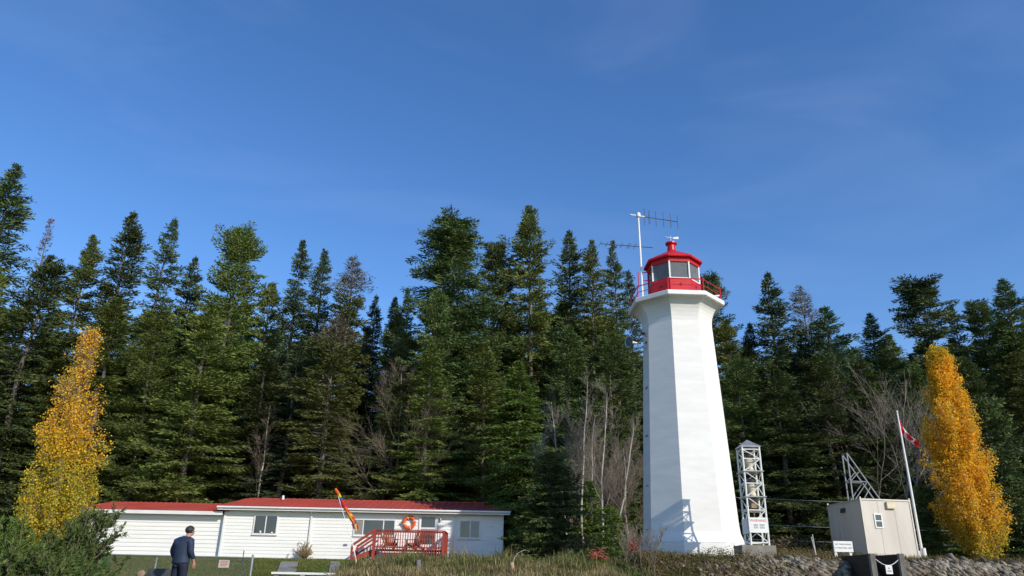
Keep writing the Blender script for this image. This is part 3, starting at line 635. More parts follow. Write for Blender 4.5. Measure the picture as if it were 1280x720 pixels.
# roof: eaves at front, ridge behind, hipped slightly at ends
RX0, RX1 = HX0-.35, HX1+.42; FY = HY-.42; RZ0 = EZ+.13
def roof(x0, x1, fy, z0, ry, rz, rx0, rx1, by, name, ribw=.38):
    mb = MB(); A_, B_, C_, D_ = (x0, fy, z0), (x1, fy, z0), (rx1, ry, rz), (rx0, ry, rz); E_, F_ = (x0, by, z0), (x1, by, z0)
    mb.add([A_, B_, C_, D_, E_, F_], [(0, 1, 2, 3), (1, 5, 2), (4, 0, 3), (5, 4, 3, 2), (0, 4, 5, 1)])
    n = int((x1-x0)/ribw)
    for i in range(1, n):
        x = x0+(x1-x0)*i/n; t1 = 1.0
        if x < rx0: t1 = (x-x0)/(rx0-x0)
        if x > rx1: t1 = (x1-x)/(x1-rx1)
        p = Vector((x, fy+.01, z0+.012)); q = Vector((x, fy+(ry-fy)*t1, z0+(rz-z0)*t1+.012)); mb.beam(p, q, .04, .14)
    for a, b_ in ((D_, C_), (A_, D_), (B_, C_)): mb.beam(Vector(a)+Vector((0, 0, .02)), Vector(b_)+Vector((0, 0, .02)), .14, .05)
    return mb.build(name, MT['roofred'], house)
rf = roof(RX0, RX1, FY, RZ0, HY+3.5, 6.02, HX0+.1, HX1-.25, HY+7.4, 'roof')
mb = MB(); mb.path([P(354, 627, HY+3), P(354, 619.5, HY+3)], [.07, .07], 10); mb.build('vent_pipe', MT['white'], rf)
mb = MB(); mb.box(RX0+.02, RX1-.02, FY-.025, FY+.01, EZ-.06, EZ+.11); mb.box(RX0+.02, RX1-.02, FY+.01, HY-.03, EZ-.03, EZ-.005); mb.build('fascia', MT['trim'], house)
mb = MB(); mb.path([(RX0, FY-.08, EZ+.085), (RX1, FY-.08, EZ+.085)], [.055, .055], 8); mb.build('gutter', MT['trim'], house)
GY = HY+.25
mb = MB(); mb.box(GX0, HX0-.06, GY, GY+6.5, 2.2, GEZ); siding(mb, GX0, HX0-.06, 2.42, GEZ, GY-.002, .215, .026); mb.build('annex_wall', MT['siding'], house)
roof(GX0-.4, HX0+.15, GY-.45, GEZ+.12, HY+3.6, 5.66, GX0-.3, HX0+.1, HY+7, 'annex_roof', .30)
mb = MB(); mb.box(GX0-.38, HX0-.1, GY-.475, GY-.44, GEZ-.09, GEZ+.10); mb.box(GX0-.38, HX0-.1, GY-.44, GY-.03, GEZ-.04, GEZ-.01); mb.build('annex_fascia', MT['trim'], house)
for x in (-10.88, -2.9):
    mb = MB(); mb.box(x-.045, x+.045, HY-.11, HY-.03, 2.7, EZ-.28); mb.path([(x, HY-.07, EZ-.3), (x, HY-.12, EZ-.16), (x, FY-.04, EZ+.05)], [.04]*3, 8); mb.build('downpipe', MT['trim'], house)
def window(x0, x1, z0, z1, splits, mats, name='window'):
    mb = MB(); f = .06; y0, y1 = HY-.075, HY-.024
    mb.box(x0, x0+f, y0, y1, z0, z1); mb.box(x1-f, x1, y0, y1, z0, z1); mb.box(x0+f, x1-f, y0, y1, z0, z0+f); mb.box(x0+f, x1-f, y0, y1, z1-f, z1)
    for s_ in splits: mb.box(s_-f*.45, s_+f*.45, y0+.006, y1, z0+f, z1-f)
    w_ = mb.build(name, MT['trim'], house)
    ed = [x0+f]+list(splits)+[x1-f]
    for i, m_ in enumerate(mats):
        mb = MB(); mb.box(ed[i]+(f*.45 if i else 0), ed[i+1]-(f*.45 if i < len(mats)-1 else 0), HY-.045, HY-.03, z0+f, z1-f); mb.build('pane', MT[m_], w_)
    mb = MB(); mb.box(x0-.04, x1+.04, HY-.10, HY-.024, z0-.045, z0-.004); mb.build('sill', MT['trim'], w_)
    return w_
w1 = window(-14.05, -12.72, 3.80, 4.83, [-13.38], ['glass', 'glass'])
w2 = window(-8.5, -6.2, 3.83, 4.72, [-7.98, -6.86], ['curtain', 'glass', 'glass'])
w3 = window(-2.66, -1.5, 3.79, 4.76, [-2.06], ['glass', 'glass_l'])
# small ornaments behind the left window
mb = MB(); mb.lathe(-13.62, HY-.055, [(.02, 3.87), (.055, 3.9), (.05, 3.96), (.015, 4.0)], 8); mb.lathe(-12.98, HY-.055, [(.02, 3.87), (.07, 3.88), (.03, 3.93), (.005, 3.96)], 8); mb.build('window_ornament', MT['white'], w1)
mb = MB(); dx0, dx1 = -4.83, -3.95
mb.box(dx0-.07, dx0, HY-.08, HY-.024, 2.95, 5.0); mb.box(dx1, dx1+.07, HY-.08, HY-.024, 2.95, 5.0); mb.box(dx0, dx1, HY-.08, HY-.024, 4.95, 5.02)
dr = mb.build('door', MT['trim'], house)
mb = MB(); mb.box(dx0, dx1, HY-.05, HY-.03, 2.95, 4.95)
mb.m = 0; mb.build('door_leaf', MT['white'], dr)
mb = MB(); mb.box(dx0+.06, dx1-.06, HY-.062, HY-.052, 4.34, 4.90); mb.box(dx0+.06, dx1-.06, HY-.062, HY-.052, 3.45, 4.16); mb.build('glass_panel', MT['glass'], dr)
mb = MB(); mb.box(dx0+.06, dx1-.06, HY-.07, HY-.052, 4.22, 4.26); mb.build('push_bar', MT['steel'], dr)
mb = MB(); q = P(551, 649, HY); mb.lathe(q.x, HY-.12, [(.02, q.z-.12), (.07, q.z-.1), (.06, q.z+.06), (.02, q.z+.1)], 10); mb.box(q.x-.02, q.x+.02, HY-.12, HY-.024, q.z+.02, q.z+.05); mb.build('wall_lamp', MT['steel'], house)
mb = MB(); q = P(432, 681, HY); mb.box(q.x-.10, q.x+.10, HY-.06, HY-.024, q.z-.05, q.z+.05); mb.build('wall_vent', MT['steel'], house)

# life ring
q = P(511.4, 653.2, HY-.12); lr = thing('life_ring', 'orange life ring hanging on the white siding between window and door', 'life ring', tuple(q))
mb = MB(); n = 36; k = 10; o = 0
for i in range(n):
    a = 2*math.pi*i/n
    for j in range(k):
        b_ = 2*math.pi*j/k; r = .285+.095*math.cos(b_); mb.v.append((q.x+r*math.cos(a), q.y+.07*math.sin(b_), q.z+r*math.sin(a)))
for i in range(n):
    for j in range(k): mb.face((i*k+j, ((i+1) % n)*k+j, ((i+1) % n)*k+(j+1) % k, i*k+(j+1) % k))
mb.build('ring', MT['orange'], lr, True)
for a in (.3, 1.87, 3.44, 5.01):
    mb = MB(); c_ = Vector((math.cos(a), 0, math.sin(a))); t_ = Vector((-math.sin(a), 0, math.cos(a))); pts = []
    for j in range(9):
        b_ = 2*math.pi*j/8; pts.append(q+c_*(.285+.102*math.cos(b_))+Vector((0, .078*math.sin(b_), 0)))
    mb.path(pts, [.016]*9, 6, False); mb.build('rope_band', MT['white'], lr)
mb = MB(); mb.box(q.x-.50, q.x-.38, HY-.12, HY-.024, q.z-.10, q.z+.0); mb.path([q+Vector((-.44, 0, -.02)), q+Vector((-.3, 0, .05))], [.012, .012], 5); mb.build('bracket', MT['steel'], lr)

# ================================================================== DECK
deck = thing('deck', 'small raised deck of red stained wood with picket railing and stairs', 'deck', (-5, 41.5, 2.5))
DX0, DX1, DY0, DY1, DZ, DT = -6.85, -3.27, 40.5, 42.85, 3.08, 4.0
mb = MB(); y = DY0+.06
while y < DY1: mb.box(DX0, DX1, y+.005, min(y+.135, DY1), DZ-.035, DZ); y += .14
mb.build('deck_floor', MT['deck'], deck)
for (x, y) in ((DX0, DY0), (DX1, DY0), (DX1, DY1-.1)):
    wd_ = .10 if x == DX1 else .12
    mb = MB(); mb.box(x-wd_, x+wd_*.3, y-.05, y+.06, 2.4, DT+.0); mb.build('post', MT['deck'], deck)
def railing(p, q, z0, z1, name, sp=.125):
    mb = MB(); p = Vector(p); q = Vector(q); d = q-p; n = int(d.length/sp); up = Vector((0, 0, 1))
    mb.beam(p+up*(z1+.02), q+up*(z1+.02), .14, .04); mb.beam(p+up*(z1-.06), q+up*(z1-.06), .045, .09); mb.beam(p+up*(DZ+.09), q+up*(DZ+.09), .045, .07)
    for i in range(1, n):
        c = p+d*i/n; nrm = Vector((-d.y, d.x, 0)).normalized()*.04
        mb.beam(c+up*(z0)-nrm*0-Vector((0, .045, 0))*(abs(d.x) > abs(d.y)), c+up*(z1-.02)-Vector((0, .045, 0))*(abs(d.x) > abs(d.y)), .04, .035, up=(0, 1, 0))
    return mb.build(name, MT['deck'], deck)
railing((DX0+.04, DY0, 0), (DX1-.1, DY0, 0), 2.72, DT, 'front_railing')
railing((DX1-.04, DY0+.06, 0), (DX1-.04, DY1-.1, 0), 2.95, DT, 'side_railing')
# stairs going down to the left
SX = -8.0
mb = MB()
for i in range(3):
    x = DX0-.30*(i+1); mb.box(x, x+.29, DY0+.25, DY0+1.3, DZ-.17*(i+1)-.035, DZ-.17*(i+1))
mb.build('tread', MT['deck'], deck)
for y in (DY0+.18, DY0+1.35):
    mb = MB(); mb.beam((DX0, y, DZ-.1), (SX, y, 2.55), .045, .24); mb.build('stringer', MT['deck'], deck)
for y in (DY0+.0, DY0+1.4):
    mb = MB(); mb.beam((DX0-.05, y, DT+.0), (SX-.02, y, DT-.78), .06, .12); mb.beam((DX0-.05, y, DT-.42), (SX, y, DT-1.18), .05, .09); mb.box(SX-.06, SX+.04, y-.05, y+.05, 2.42, DT-.80); mb.build('handrail', MT['deck'], deck)

def adirondack(x, y, rz, label):
    t_ = thing('deck_chair', label, 'chair', (x, y, DZ)); t_.rotation_euler = (0, 0, rz)
    def bl(mb, name): return mb.build(name, MT['chairwood'], t_, loc=(0, 0, 0))
    mb = MB()
    for i in range(6): mb.box(-.27, .27, -.27+i*.085, -.27+i*.085+.075, .33-i*.028, .35-i*.028)
    bl(mb, 'seat')
    mb = MB()
    for i in range(-3, 4):
        a = i*.10; h = .70+.12*math.cos(i*.5); b0 = Vector((i*.075, .19, .20)); b1 = b0+Vector((math.sin(a)*h, .30, math.cos(a)*h)); mb.beam(b0, b1, .075, .018, up=(0, 1, 0))
    bl(mb, 'backrest')
    for s_ in (-1, 1):
        mb = MB(); mb.box(s_*.34-.065, s_*.34+.065, -.32, .36, .52, .545); bl(mb, 'armrest')
        mb = MB(); mb.box(s_*.32-.02, s_*.32+.02, -.28, -.19, 0, .52); bl(mb, 'leg')
        mb = MB(); mb.beam((s_*.29, -.27, .32), (s_*.29, .52, .03), .025, .12); bl(mb, 'leg')
adirondack(-6.2, 41.55, R_(25), 'red slatted deck chair at the left by the stairs')
adirondack(-4.95, 41.6, R_(-40), 'red slatted deck chair below the life ring turned to the right')

# ================================================================== LIGHTHOUSE
UNIT = 1.2
LX, LY = 6.50, 27.5; A0 = R_(2+22.5)
lh = thing('lighthouse', 'tall white octagonal lighthouse with red lantern room and antennas', 'lighthouse', (LX, LY, 2.4))
def oct_loft(mb, prof, sub=1, n=8, a0=A0, caps=True):
    mb.lathe(LX, LY, prof, n, a0, caps)
mb = MB(); prof = []
zs = list(np.linspace(2.95, 10.9, 24))
for z in zs:
    r = lerp(1.70, 1.335, (z-2.95)/(10.9-2.95))+.13*max(0, (3.5-z)/.55)**2
    prof.append((r, float(z)))
for i in range(1, 9):
    a = i/8*math.pi/2; prof.append((1.335+.47*(1-math.cos(a)), 10.9+.82*math.sin(a)))
oct_loft(mb, prof); mb.build('tower_body', MT['tower'], lh)
mb = MB(); oct_loft(mb, [(1.86, 2.2), (1.86, 2.92), (1.80, 2.95)]); mb.build('plinth', MT['tower'], lh)
mb = MB(); oct_loft(mb, [(1.84, 11.72), (1.88, 11.75), (1.88, 11.90), (1.86, 11.92)]); mb.build('gallery_slab', MT['white'], lh)
LR = 1.02
mb = MB(); oct_loft(mb, [(LR+.03, 11.922), (LR+.03, 12.68), (LR+.0, 12.72)]); lw = mb.build('lantern_wall', MT['red'], lh)
def ov(r, k, z): g_ = A0+2*math.pi*k/8; return Vector((LX+r*math.sin(g_), LY-r*math.cos(g_), z))
for k in range(8):
    a, b_ = ov(LR*.97, k, 0), ov(LR*.97, k+1, 0); mb = MB(); nrm = ((a+b_)/2-Vector((LX, LY, 0))).normalized()*.01; up = Vector((0, 0, 1))
    mb.hexa([a+up*12.72, b_+up*12.72, b_-nrm+up*12.72, a-nrm+up*12.72], [a+up*13.45, b_+up*13.45, b_-nrm+up*13.45, a-nrm+up*13.45])
    mb.build('window_pane', MT['lglass'], lh)
    mb = MB(); mb.beam(ov(LR*.99, k, 12.72), ov(LR*.99, k, 13.46), .055, .055); mb.beam(a+up*12.74, b_+up*12.74, .05, .04); mb.build('mullion', MT['white'] if k in (0, 7, 1, 6) else MT['red'], lh)
mb = MB(); oct_loft(mb, [(LR+.02, 13.43), (LR+.03, 13.66), (LR-.1, 13.67)]); mb.build('lantern_band', MT['red'], lh)
mb = MB(); oct_loft(mb, [(LR-.05, 13.64), (1.17, 13.60), (1.19, 13.64), (1.17, 13.70), (.30, 14.20), (.20, 14.26)])
rf = mb.build('lantern_roof', MT['red'], lh)
mb = MB(); mb.lathe(LX, LY, [(.24, 14.22), (.18, 14.30), (.155, 14.52), (.17, 14.56), (.235, 14.60), (.235, 14.66), (.08, 14.72), (.02, 14.76)], 16); mb.build('roof_vent', MT['red'], rf)
mb = MB(); mb.tube((LX, LY, 14.74), (LX, LY, 15.0), .012, .010, 6); mb.beam((LX-.2, LY, 14.93), (LX+.2, LY+.02, 14.90), .015); mb.lathe(LX-.2, LY, [(.005, 14.90), (.045, 14.93), (.005, 14.97)], 8); mb.hexa([(LX+.1, LY-.005, 14.86), (LX+.32, LY-.005, 14.85), (LX+.32, LY+.01, 14.85), (LX+.1, LY+.01, 14.86)], [(LX+.1, LY-.005, 14.93), (LX+.32, LY-.005, 14.96), (LX+.32, LY+.01, 14.96), (LX+.1, LY+.01, 14.93)])
mb.build('weather_vane', [MT['white']], rf)
# ports in the red wall
for k, off in ((7, .5), (0, .52), (1, .3)):
    pass
for k in (6, 7, 0):
    a, b_ = ov(LR+.03, k, 12.45), ov(LR+.03, k+1, 12.45); c = (a+b_)/2; nn = Vector((c.x-LX, c.y-LY, 0)).normalized()
    mb = MB(); mb.tube(c-nn*.02, c+nn*.012, .05, .05, 12); mb.build('vent_hole', MT['screen'], lh)
# beacon lens inside
mb = MB(); mb.lathe(LX, LY, [(.16, 12.6), (.16, 12.85), (.23, 12.9), (.26, 13.05), (.23, 13.2), (.1, 13.3)], 16); mb.build('beacon_lens', MT['steel'], lh)
mb = MB(); mb.lathe(LX, LY, [(.95, 12.62), (.95, 12.66)], 8, A0); mb.build('lantern_floor', MT['white'], lh)
# railing
RR = 1.76
mb = MB()
for k in range(8):
    for z, r in ((12.42, .02), (12.17, .014)): mb.tube(ov(RR, k, z), ov(RR, k+1, z), r, r, 6)
mb.build('gallery_rail', MT['red'], lh)
for k in range(8):
    mb = MB(); mb.tube(ov(RR, k, 11.9), ov(RR, k, 12.45), .025, .025, 6); mb.build('rail_post', MT['red'], lh)
mb = MB(); a = ov(RR, 1, 12.2); b_ = ov(RR, 2, 12.2); c = a.lerp(b_, .35); mb.tube(c+Vector((-.2, 0, .08)), c+Vector((.16, 0, .12)), .05, .05, 10); mb.build('gallery_lamp', MT['white'], lh)
# mast with two aerials
mx0 = 5.19; my = 27.35
mast = None
mb = MB(); mb.path([(mx0, my, 11.8), (mx0, my, 14.1), (mx0-.01, my, 15.86)], [.045, .04, .032], 8); mb.lathe(mx0, my, [(.03, 15.72), (.09, 15.76), (.08, 15.92), (.03, 15.97)], 10); mast = mb.build('antenna_mast', MT['white'], lh)
mb = MB()
for z in (12.9, 13.25): mb.tube((mx0, my, z), (5.62, my-.05, z+.02), .018, .018, 6)
mb.tube((mx0-.13, my, 12.6), (mx0-.13, my, 13.3), .02, .02, 6); mb.build('mast_bracket', MT['red'], lh)
mb = MB()
tip = P(849, 275, my-.1); st = P(787, 268.5, my)
tip = Vector((tip.x+.06, my+.45, 15.80)); st_ = Vector((st.x, my-.12, 15.80)); d_ = tip-st_
mb.path([st_, tip], [.016, .016], 6)
for f_, L_ in ((.30, .40), (.40, .36), (.54, .34), (.70, .34), (.85, .33), (1.0, .32)):
    c = st_+d_*f_
    if abs(f_-.4) < .01:
        for dx in (-.02, .02): mb.tube(c+Vector((dx, 0, -L_*.85)), c+Vector((dx, 0, L_*.85)), .012, .012, 5)
    else: mb.tube(c-Vector((0, 0, L_)), c+Vector((0, 0, L_)), .013, .013, 5)
mb.build('upper_antenna', MT['dsteel'], mast)
mb = MB(); mb.tube(st_, st_+d_*.12, .028, .028, 8); mb.tube(st_+d_*.22, st_+d_*.30, .026, .026, 8); mb.build('antenna_clamp', MT['white'], mast)
mb = MB(); zb_ = 14.40; l0 = Vector((P(749, 303, my).x, my-.22, zb_)); l1 = Vector((P(816, 307, my).x, my+.06, zb_)); d_ = l1-l0
mb.path([l0, l1], [.016, .016], 6)
for f_, L_ in ((.01, .36), (.13, .36), (.27, .36), (.41, .36), (.53, .40), (.56, .36), (.66, .42)):
    c = l0+d_*f_; mb.tube(c-Vector((.25*L_, .7*L_, .62*L_)), c+Vector((.25*L_, .7*L_, .62*L_)), .014, .014, 5)
mb.build('lower_antenna', MT['dsteel'], mast)
# fog horns on the left face
def horn(px, py, Y, rad, ln, label=None):
    q = P(px, py, Y); ax = Vector((-.80, -.55, -.06)).normalized(); mb = MB(); pts, rs = [], []
    for i in range(10):
        t_ = i/9; pts.append(q-ax*ln*(1-t_)); rs.append(rad*(.14+.86*t_**3.2))
    mb.path(pts, rs, 20, False)
    h_ = mb.build('fog_horn', MT['huttrim'], lh, True); h_.data.materials[0] = MT['white']
    mb = MB(); mb.path([q-ax*.012, q-ax*.03], [rad*.93, rad*.9], 20, True); mb.build('horn_mouth', MT['hornin'], h_)
    mb = MB(); e = q-ax*ln; mb.tube(e, e-ax*.16, .06, .06, 10); mb.build('horn_driver', MT['dsteel'], h_)
    mb = MB(); mb.beam(e+Vector((0, 0, -.03)), Vector((5.28, LY-.25, e.z-.22)), .03); mb.build('horn_bracket', MT['steel'], h_)
horn(786, 427, 27.0, .215, .42); horn(793, 415, 27.3, .17, .34)
mb = MB()
for i in (1, 6, 12, 18, 24):
    z = 3.1+i*.30; r = lerp(1.70, 1.335, (z-2.95)/7.95)*math.cos(R_(22.5)); g_ = R_(2-90+6); mb.box(LX+r*math.sin(g_)-.06, LX+r*math.sin(g_)+.01, LY-r*math.cos(g_)-.16, LY-r*math.cos(g_)+.16, z, z+.02)
mb.build('ladder_rungs', MT['steel'], lh)

# ================================================================== LATTICE TOWER
SX0, SX1, SY0, SY1 = 7.34, 7.88, 23.45, 24.0; SZ0, SZ1 = 2.74, 5.70
st = thing('lattice_tower', 'small white lattice tower with pyramid cap on a concrete block', 'tower', ((SX0+SX1)/2, (SY0+SY1)/2, 2.4))
mb = MB(); mb.box(7.02, 8.04, 23.33, 24.2, 2.25, 2.76); mb.build('concrete_base', MT['concrete'], st)
cs = [(SX0, SY0), (SX1, SY0), (SX1, SY1), (SX0, SY1)]
for x, y in cs:
    mb = MB(); mb.tube((x, y, SZ0), (x, y, SZ1), .030, .028, 6); mb.build('leg', MT['white'], st)
mb = MB()
lv = [2.84, 3.28, 3.78, 4.18, 4.58, 4.95, 5.33, 5.62]
for i, z in enumerate(lv):
    for k in range(4):
        a, b_ = cs[k], cs[(k+1) % 4]; mb.tube((*a, z), (*b_, z), .019, .019, 5)
        if i < len(lv)-1:
            z2 = lv[i+1]; (c_, d_) = (a, b_) if i % 2 else (b_, a); mb.tube((*c_, z), (*d_, z2), .015, .015, 5)
mb.build('bracing', MT['white'], st)
for z in (4.18, 4.95):
    mb = MB(); mb.box(SX0-.06, SX1+.06, SY0-.06, SY1+.06, z-.015, z+.015); mb.build('platform', MT['steel'], st)
cx, cy = (SX0+SX1)/2, (SY0+SY1)/2
mb = MB(); e = .31
mb.add([(cx-e, cy-e, SZ1), (cx+e, cy-e, SZ1), (cx+e, cy+e, SZ1), (cx-e, cy+e, SZ1), (cx-e, cy-e, SZ1+.03), (cx+e, cy-e, SZ1+.03), (cx+e, cy+e, SZ1+.03), (cx-e, cy+e, SZ1+.03), (cx, cy, SZ1+.27)],
       [(3, 2, 1, 0), (0, 1, 5, 4), (1, 2, 6, 5), (2, 3, 7, 6), (3, 0, 4, 7), (4, 5, 8), (5, 6, 8), (6, 7, 8), (7, 4, 8)]); mb.build('cap', MT['steel'], st)
for z in (4.20, 4.97):
    mb = MB(); mb.lathe(cx, cy, [(.11, z), (.13, z+.03), (.13, z+.10), (.10, z+.13), (.145, z+.19), (.145, z+.33), (.09, z+.38), (.05, z+.42)], 18); h_ = mb.build('fog_signal', MT['cream'], st, True)
    mb = MB(); mb.lathe(cx, cy, [(.05, z+.43), (.11, z+.46), (.12, z+.52), (.02, z+.56)], 14); mb.build('lid', MT['dsteel'], h_)
mb = MB(); mb.box(cx-.09, cx+.12, cy-.1, cy+.1, 3.86, 4.14); mb.tube((cx, cy, 3.5), (cx, cy, 3.9), .02, .02, 6); mb.build('cable_box', MT['driftwood'], st)
mb = MB(); mb.box(SX0-.03, SX1+.02, SY0-.055, SY0-.03, 3.12, 3.56); sg = mb.build('warning_sign', MT['white'], st)
text('WARNING', .105, (cx-.01, SY0-.057, 3.47), sg, MT['textred'])
for zz in (3.355, 3.325, 3.285, 3.255):
    for xa, xb in ((-.16, -.03), (.02, .17)):
        mb = MB(); mb.box(cx+xa, cx+xb, SY0-.0575, SY0-.0555, zz-.006, zz+.006); mb.build('print_line', MT['text'], sg)
mb = MB(); mb.box(SX0-.055, SX0-.03, SY0, SY1, 3.10, 3.54); mb.build('side_sign', MT['white'], st)

# ================================================================== HUT
a_ = Vector((12.93, 28.0, 0)); ux = Vector((math.cos(R_(9)), math.sin(R_(9)), 0)); uy = Vector((-math.sin(R_(3)), math.cos(R_(3)), 0)); W_, D_ = 1.98, 2.6; Z0, Z1 = 2.30, 4.69; up = Vector((0, 0, 1))
def hp(u, v, z): return a_+ux*u+uy*v+up*z
hut = thing('utility_hut', 'small square beige metal clad hut with a tiny white window', 'hut', tuple(hp(W_/2, D_/2, 2.4)))
mb = MB(); mb.hexa([hp(0, 0, Z0), hp(W_, 0, Z0), hp(W_, D_, Z0), hp(0, D_, Z0)], [hp(0, 0, Z1-.05), hp(W_, 0, Z1-.05), hp(W_, D_, Z1-.05), hp(0, D_, Z1-.05)]); mb.build('wall', MT['hut'], hut)
mb = MB(); e = .03; mb.hexa([hp(-e, -e, Z1-.05), hp(W_+e, -e, Z1-.05), hp(W_+e, D_+e, Z1-.05), hp(-e, D_+e, Z1-.05)], [hp(-e, -e, Z1), hp(W_+e, -e, Z1), hp(W_+e, D_+e, Z1), hp(-e, D_+e, Z1)]); mb.build('roof', MT['huttrim'], hut)
for u, v in ((0, 0), (W_, 0), (0, D_)):
    mb = MB(); mb.beam(hp(u, v, Z0), hp(u, v, Z1+.06), .045, .045, up=tuple(ux)); mb.build('corner_trim', MT['huttrim'], hut)
mb = MB(); mb.beam(hp(0, -.01, 2.62), hp(W_, -.01, 2.62), .03, .12); mb.build('base_trim', MT['huttrim'], hut)
for u in (.66, 1.32):
    mb = MB(); mb.beam(hp(u, -.002, 2.68), hp(u, -.002, Z1-.06), .012, .008, up=tuple(ux)); mb.build('panel_seam', MT['hut'], hut)
for v in (.87, 1.73):
    mb = MB(); mb.beam(hp(-.004, v, 2.68), hp(-.004, v, Z1-.06), .012, .02, up=tuple(ux)); mb.build('panel_seam', MT['hut'], hut)
def hrect(mb, u0, u1, z0, z1, v0, v1): mb.hexa([hp(u0, v0, z0), hp(u1, v0, z0), hp(u1, v1, z0), hp(u0, v1, z0)], [hp(u0, v0, z1), hp(u1, v0, z1), hp(u1, v1, z1), hp(u0, v1, z1)])
mb = MB(); u0, u1, z0, z1 = .44, .76, 3.66, 4.17
hrect(mb, u0, u0+.045, z0, z1, -.03, 0); hrect(mb, u1-.045, u1, z0, z1, -.03, 0); hrect(mb, u0+.045, u1-.045, z0, z0+.045, -.03, 0); hrect(mb, u0+.045, u1-.045, z1-.045, z1, -.03, 0); hrect(mb, u0+.045, u1-.045, (z0+z1)/2-.018, (z0+z1)/2+.018, -.03, 0)
wf = mb.build('window', MT['white'], hut)
for za, zb_ in ((z0+.045, (z0+z1)/2-.018), ((z0+z1)/2+.018, z1-.045)):
    mb = MB(); hrect(mb, u0+.045, u1-.045, za, zb_, -.012, -.003); mb.build('pane', MT['glass'], wf)
mb = MB(); hrect(mb, 1.0, 1.33, 4.36, 4.60, -.10, -.002); mb.build('vent_hood', MT['cream'], hut)
mb = MB(); mb.hexa([hp(-.06, 1.2, 4.30), hp(-.002, 1.2, 4.30), hp(-.002, 1.55, 4.30), hp(-.06, 1.55, 4.30)], [hp(-.03, 1.2, 4.46), hp(-.002, 1.2, 4.46), hp(-.002, 1.55, 4.46), hp(-.03, 1.55, 4.46)]); mb.build('vent_louver', MT['dsteel'], hut)
# truss on the roof
tq = thing('roof_truss', 'grey triangular lattice frame standing on top of the beige hut', 'truss', tuple(hp(.2, .8, Z1)))
T0 = Vector((12.46, 29.0, 4.72)); T1 = Vector((13.72, 29.1, 4.72)); T2 = Vector((12.60, 29.0, 6.46)); bk = Vector((.0, .42, 0))
T0 = Vector((13.08, 28.9, 4.72)); T1 = Vector((14.18, 29.0, 4.72)); T2 = Vector((13.10, 28.9, 6.48))
for nm, sh in (('front_frame', 0), ('rear_frame', 1)):
    o_ = bk*sh; s_ = Vector((0, 0, 0)); mb = MB(); A1, B1, C1 = T0+o_, T1+o_, T2+o_*1.0
    for a, b_ in ((A1, B1), (B1, C1), (A1, C1)): mb.beam(a, b_, .045, .04)
    m1 = A1.lerp(C1, .40); m2 = B1.lerp(C1, .40)
    mb.beam(m1, m2, .026); mb.beam(A1+Vector((.06, 0, 0)), m2, .026); mb.beam(m1, B1.lerp(C1, .62), .026)
    if not sh: mb.beam(A1.lerp(C1, .02)+Vector((.4, 0, 0)), B1.lerp(C1, .30), .03)
    mb.build(nm, MT['truss'], tq)
mb = MB()
for c in (T0, T1, T2, T0.lerp(T2, .4), T1.lerp(T2, .4)): mb.beam(c, c+bk, .03)
mb.build('cross_bars', MT['truss'], tq)
# sign
sgn = thing('sign_board', 'white no trespassing board on two short white posts beside the hut', 'sign', (10.9, 25.2, 2.4))
sY = 25.2
b0, b1 = P(1043, 690, sY), P(1066.5, 690, sY); zt, zb_ = P(1055, 676.5, sY).z, P(1055, 690, sY).z
for x in (b0.x+.05, b1.x-.08):
    mb = MB(); mb.box(x-.035, x+.035, sY, sY+.06, 2.3, zt-.04); mb.build('post', MT['white'], sgn)
mb = MB(); mb.box(b0.x, b1.x, sY-.03, sY-.002, zb_, zt); bd = mb.build('board', MT['white'], sgn)
xc = (b0.x+b1.x)/2
text('NO TRESPASSING', .066, (xc, sY-.032, zt-.10), bd, MT['text']); text('CG PERSONNEL ONLY', .058, (xc, sY-.032, zt-.21), bd, MT['text'])

# flagpole and flag
fx, fy = 15.40, 29.0
fp = thing('flagpole', 'white flagpole rising beside the beige hut', 'flagpole', (fx, fy, 2.4))
mb = MB(); mb.path([(fx, fy, 2.3), (fx, fy, 5.5), (fx-.01, fy, 8.13)], [.05, .042, .028], 10); mb.lathe(fx-.01, fy, [(.02, 8.13), (.045, 8.16), (.02, 8.21)], 8); mb.build('pole', MT['white'], fp)
mb = MB(); mb.tube((fx+.06, fy-.04, 2.3), (fx+.06, fy-.04, 3.05), .07, .07, 8); mb.tube((fx-.10, fy, 2.3), (fx-.10, fy, 2.95), .03, .03, 8); mb.build('pole_bracket', MT['white'], fp)
hA, hB = P(1122.5, 522, fy), P(1127.5, 541, fy); fC, fD = P(1147, 553, fy), P(1148.5, 560.5, fy)
hB.x = hA.x
LEAF = [(0, .40), (.06, .26), (.14, .30), (.12, .10), (.22, .18), (.24, .12), (.36, .13), (.32, .04), (.36, .0), (.20, -.14), (.22, -.19), (.03, -.16), (.03, -.36)]
LEAF = LEAF+[(-x, y) for x, y in LEAF[::-1]]
def inpoly(x, y, pl):
    c = False; j = len(pl)-1
    for i in range(len(pl)):
        if (pl[i][1] > y) != (pl[j][1] > y) and x < (pl[j][0]-pl[i][0])*(y-pl[i][1])/(pl[j][1]-pl[i][1])+pl[i][0]: c = not c
        j = i
    return c
mb = MB(); nu, nv = 64, 32
for i in range(nu+1):
    for j in range(nv+1):
        u, v = i/nu, j/nv; top = hA.lerp(fC, u); bot = hB.lerp(fD, u); p = top.lerp(bot, v)
        fold = (u**.7)*.13*math.sin(v*9+u*2.2)+.05*u*math.sin(u*7); mb.v.append((p.x+fold*.12+.03*math.sin(v*6.3)*u, p.y+fold, p.z-.10*math.sin(math.pi*u)*(1-v*.4)))
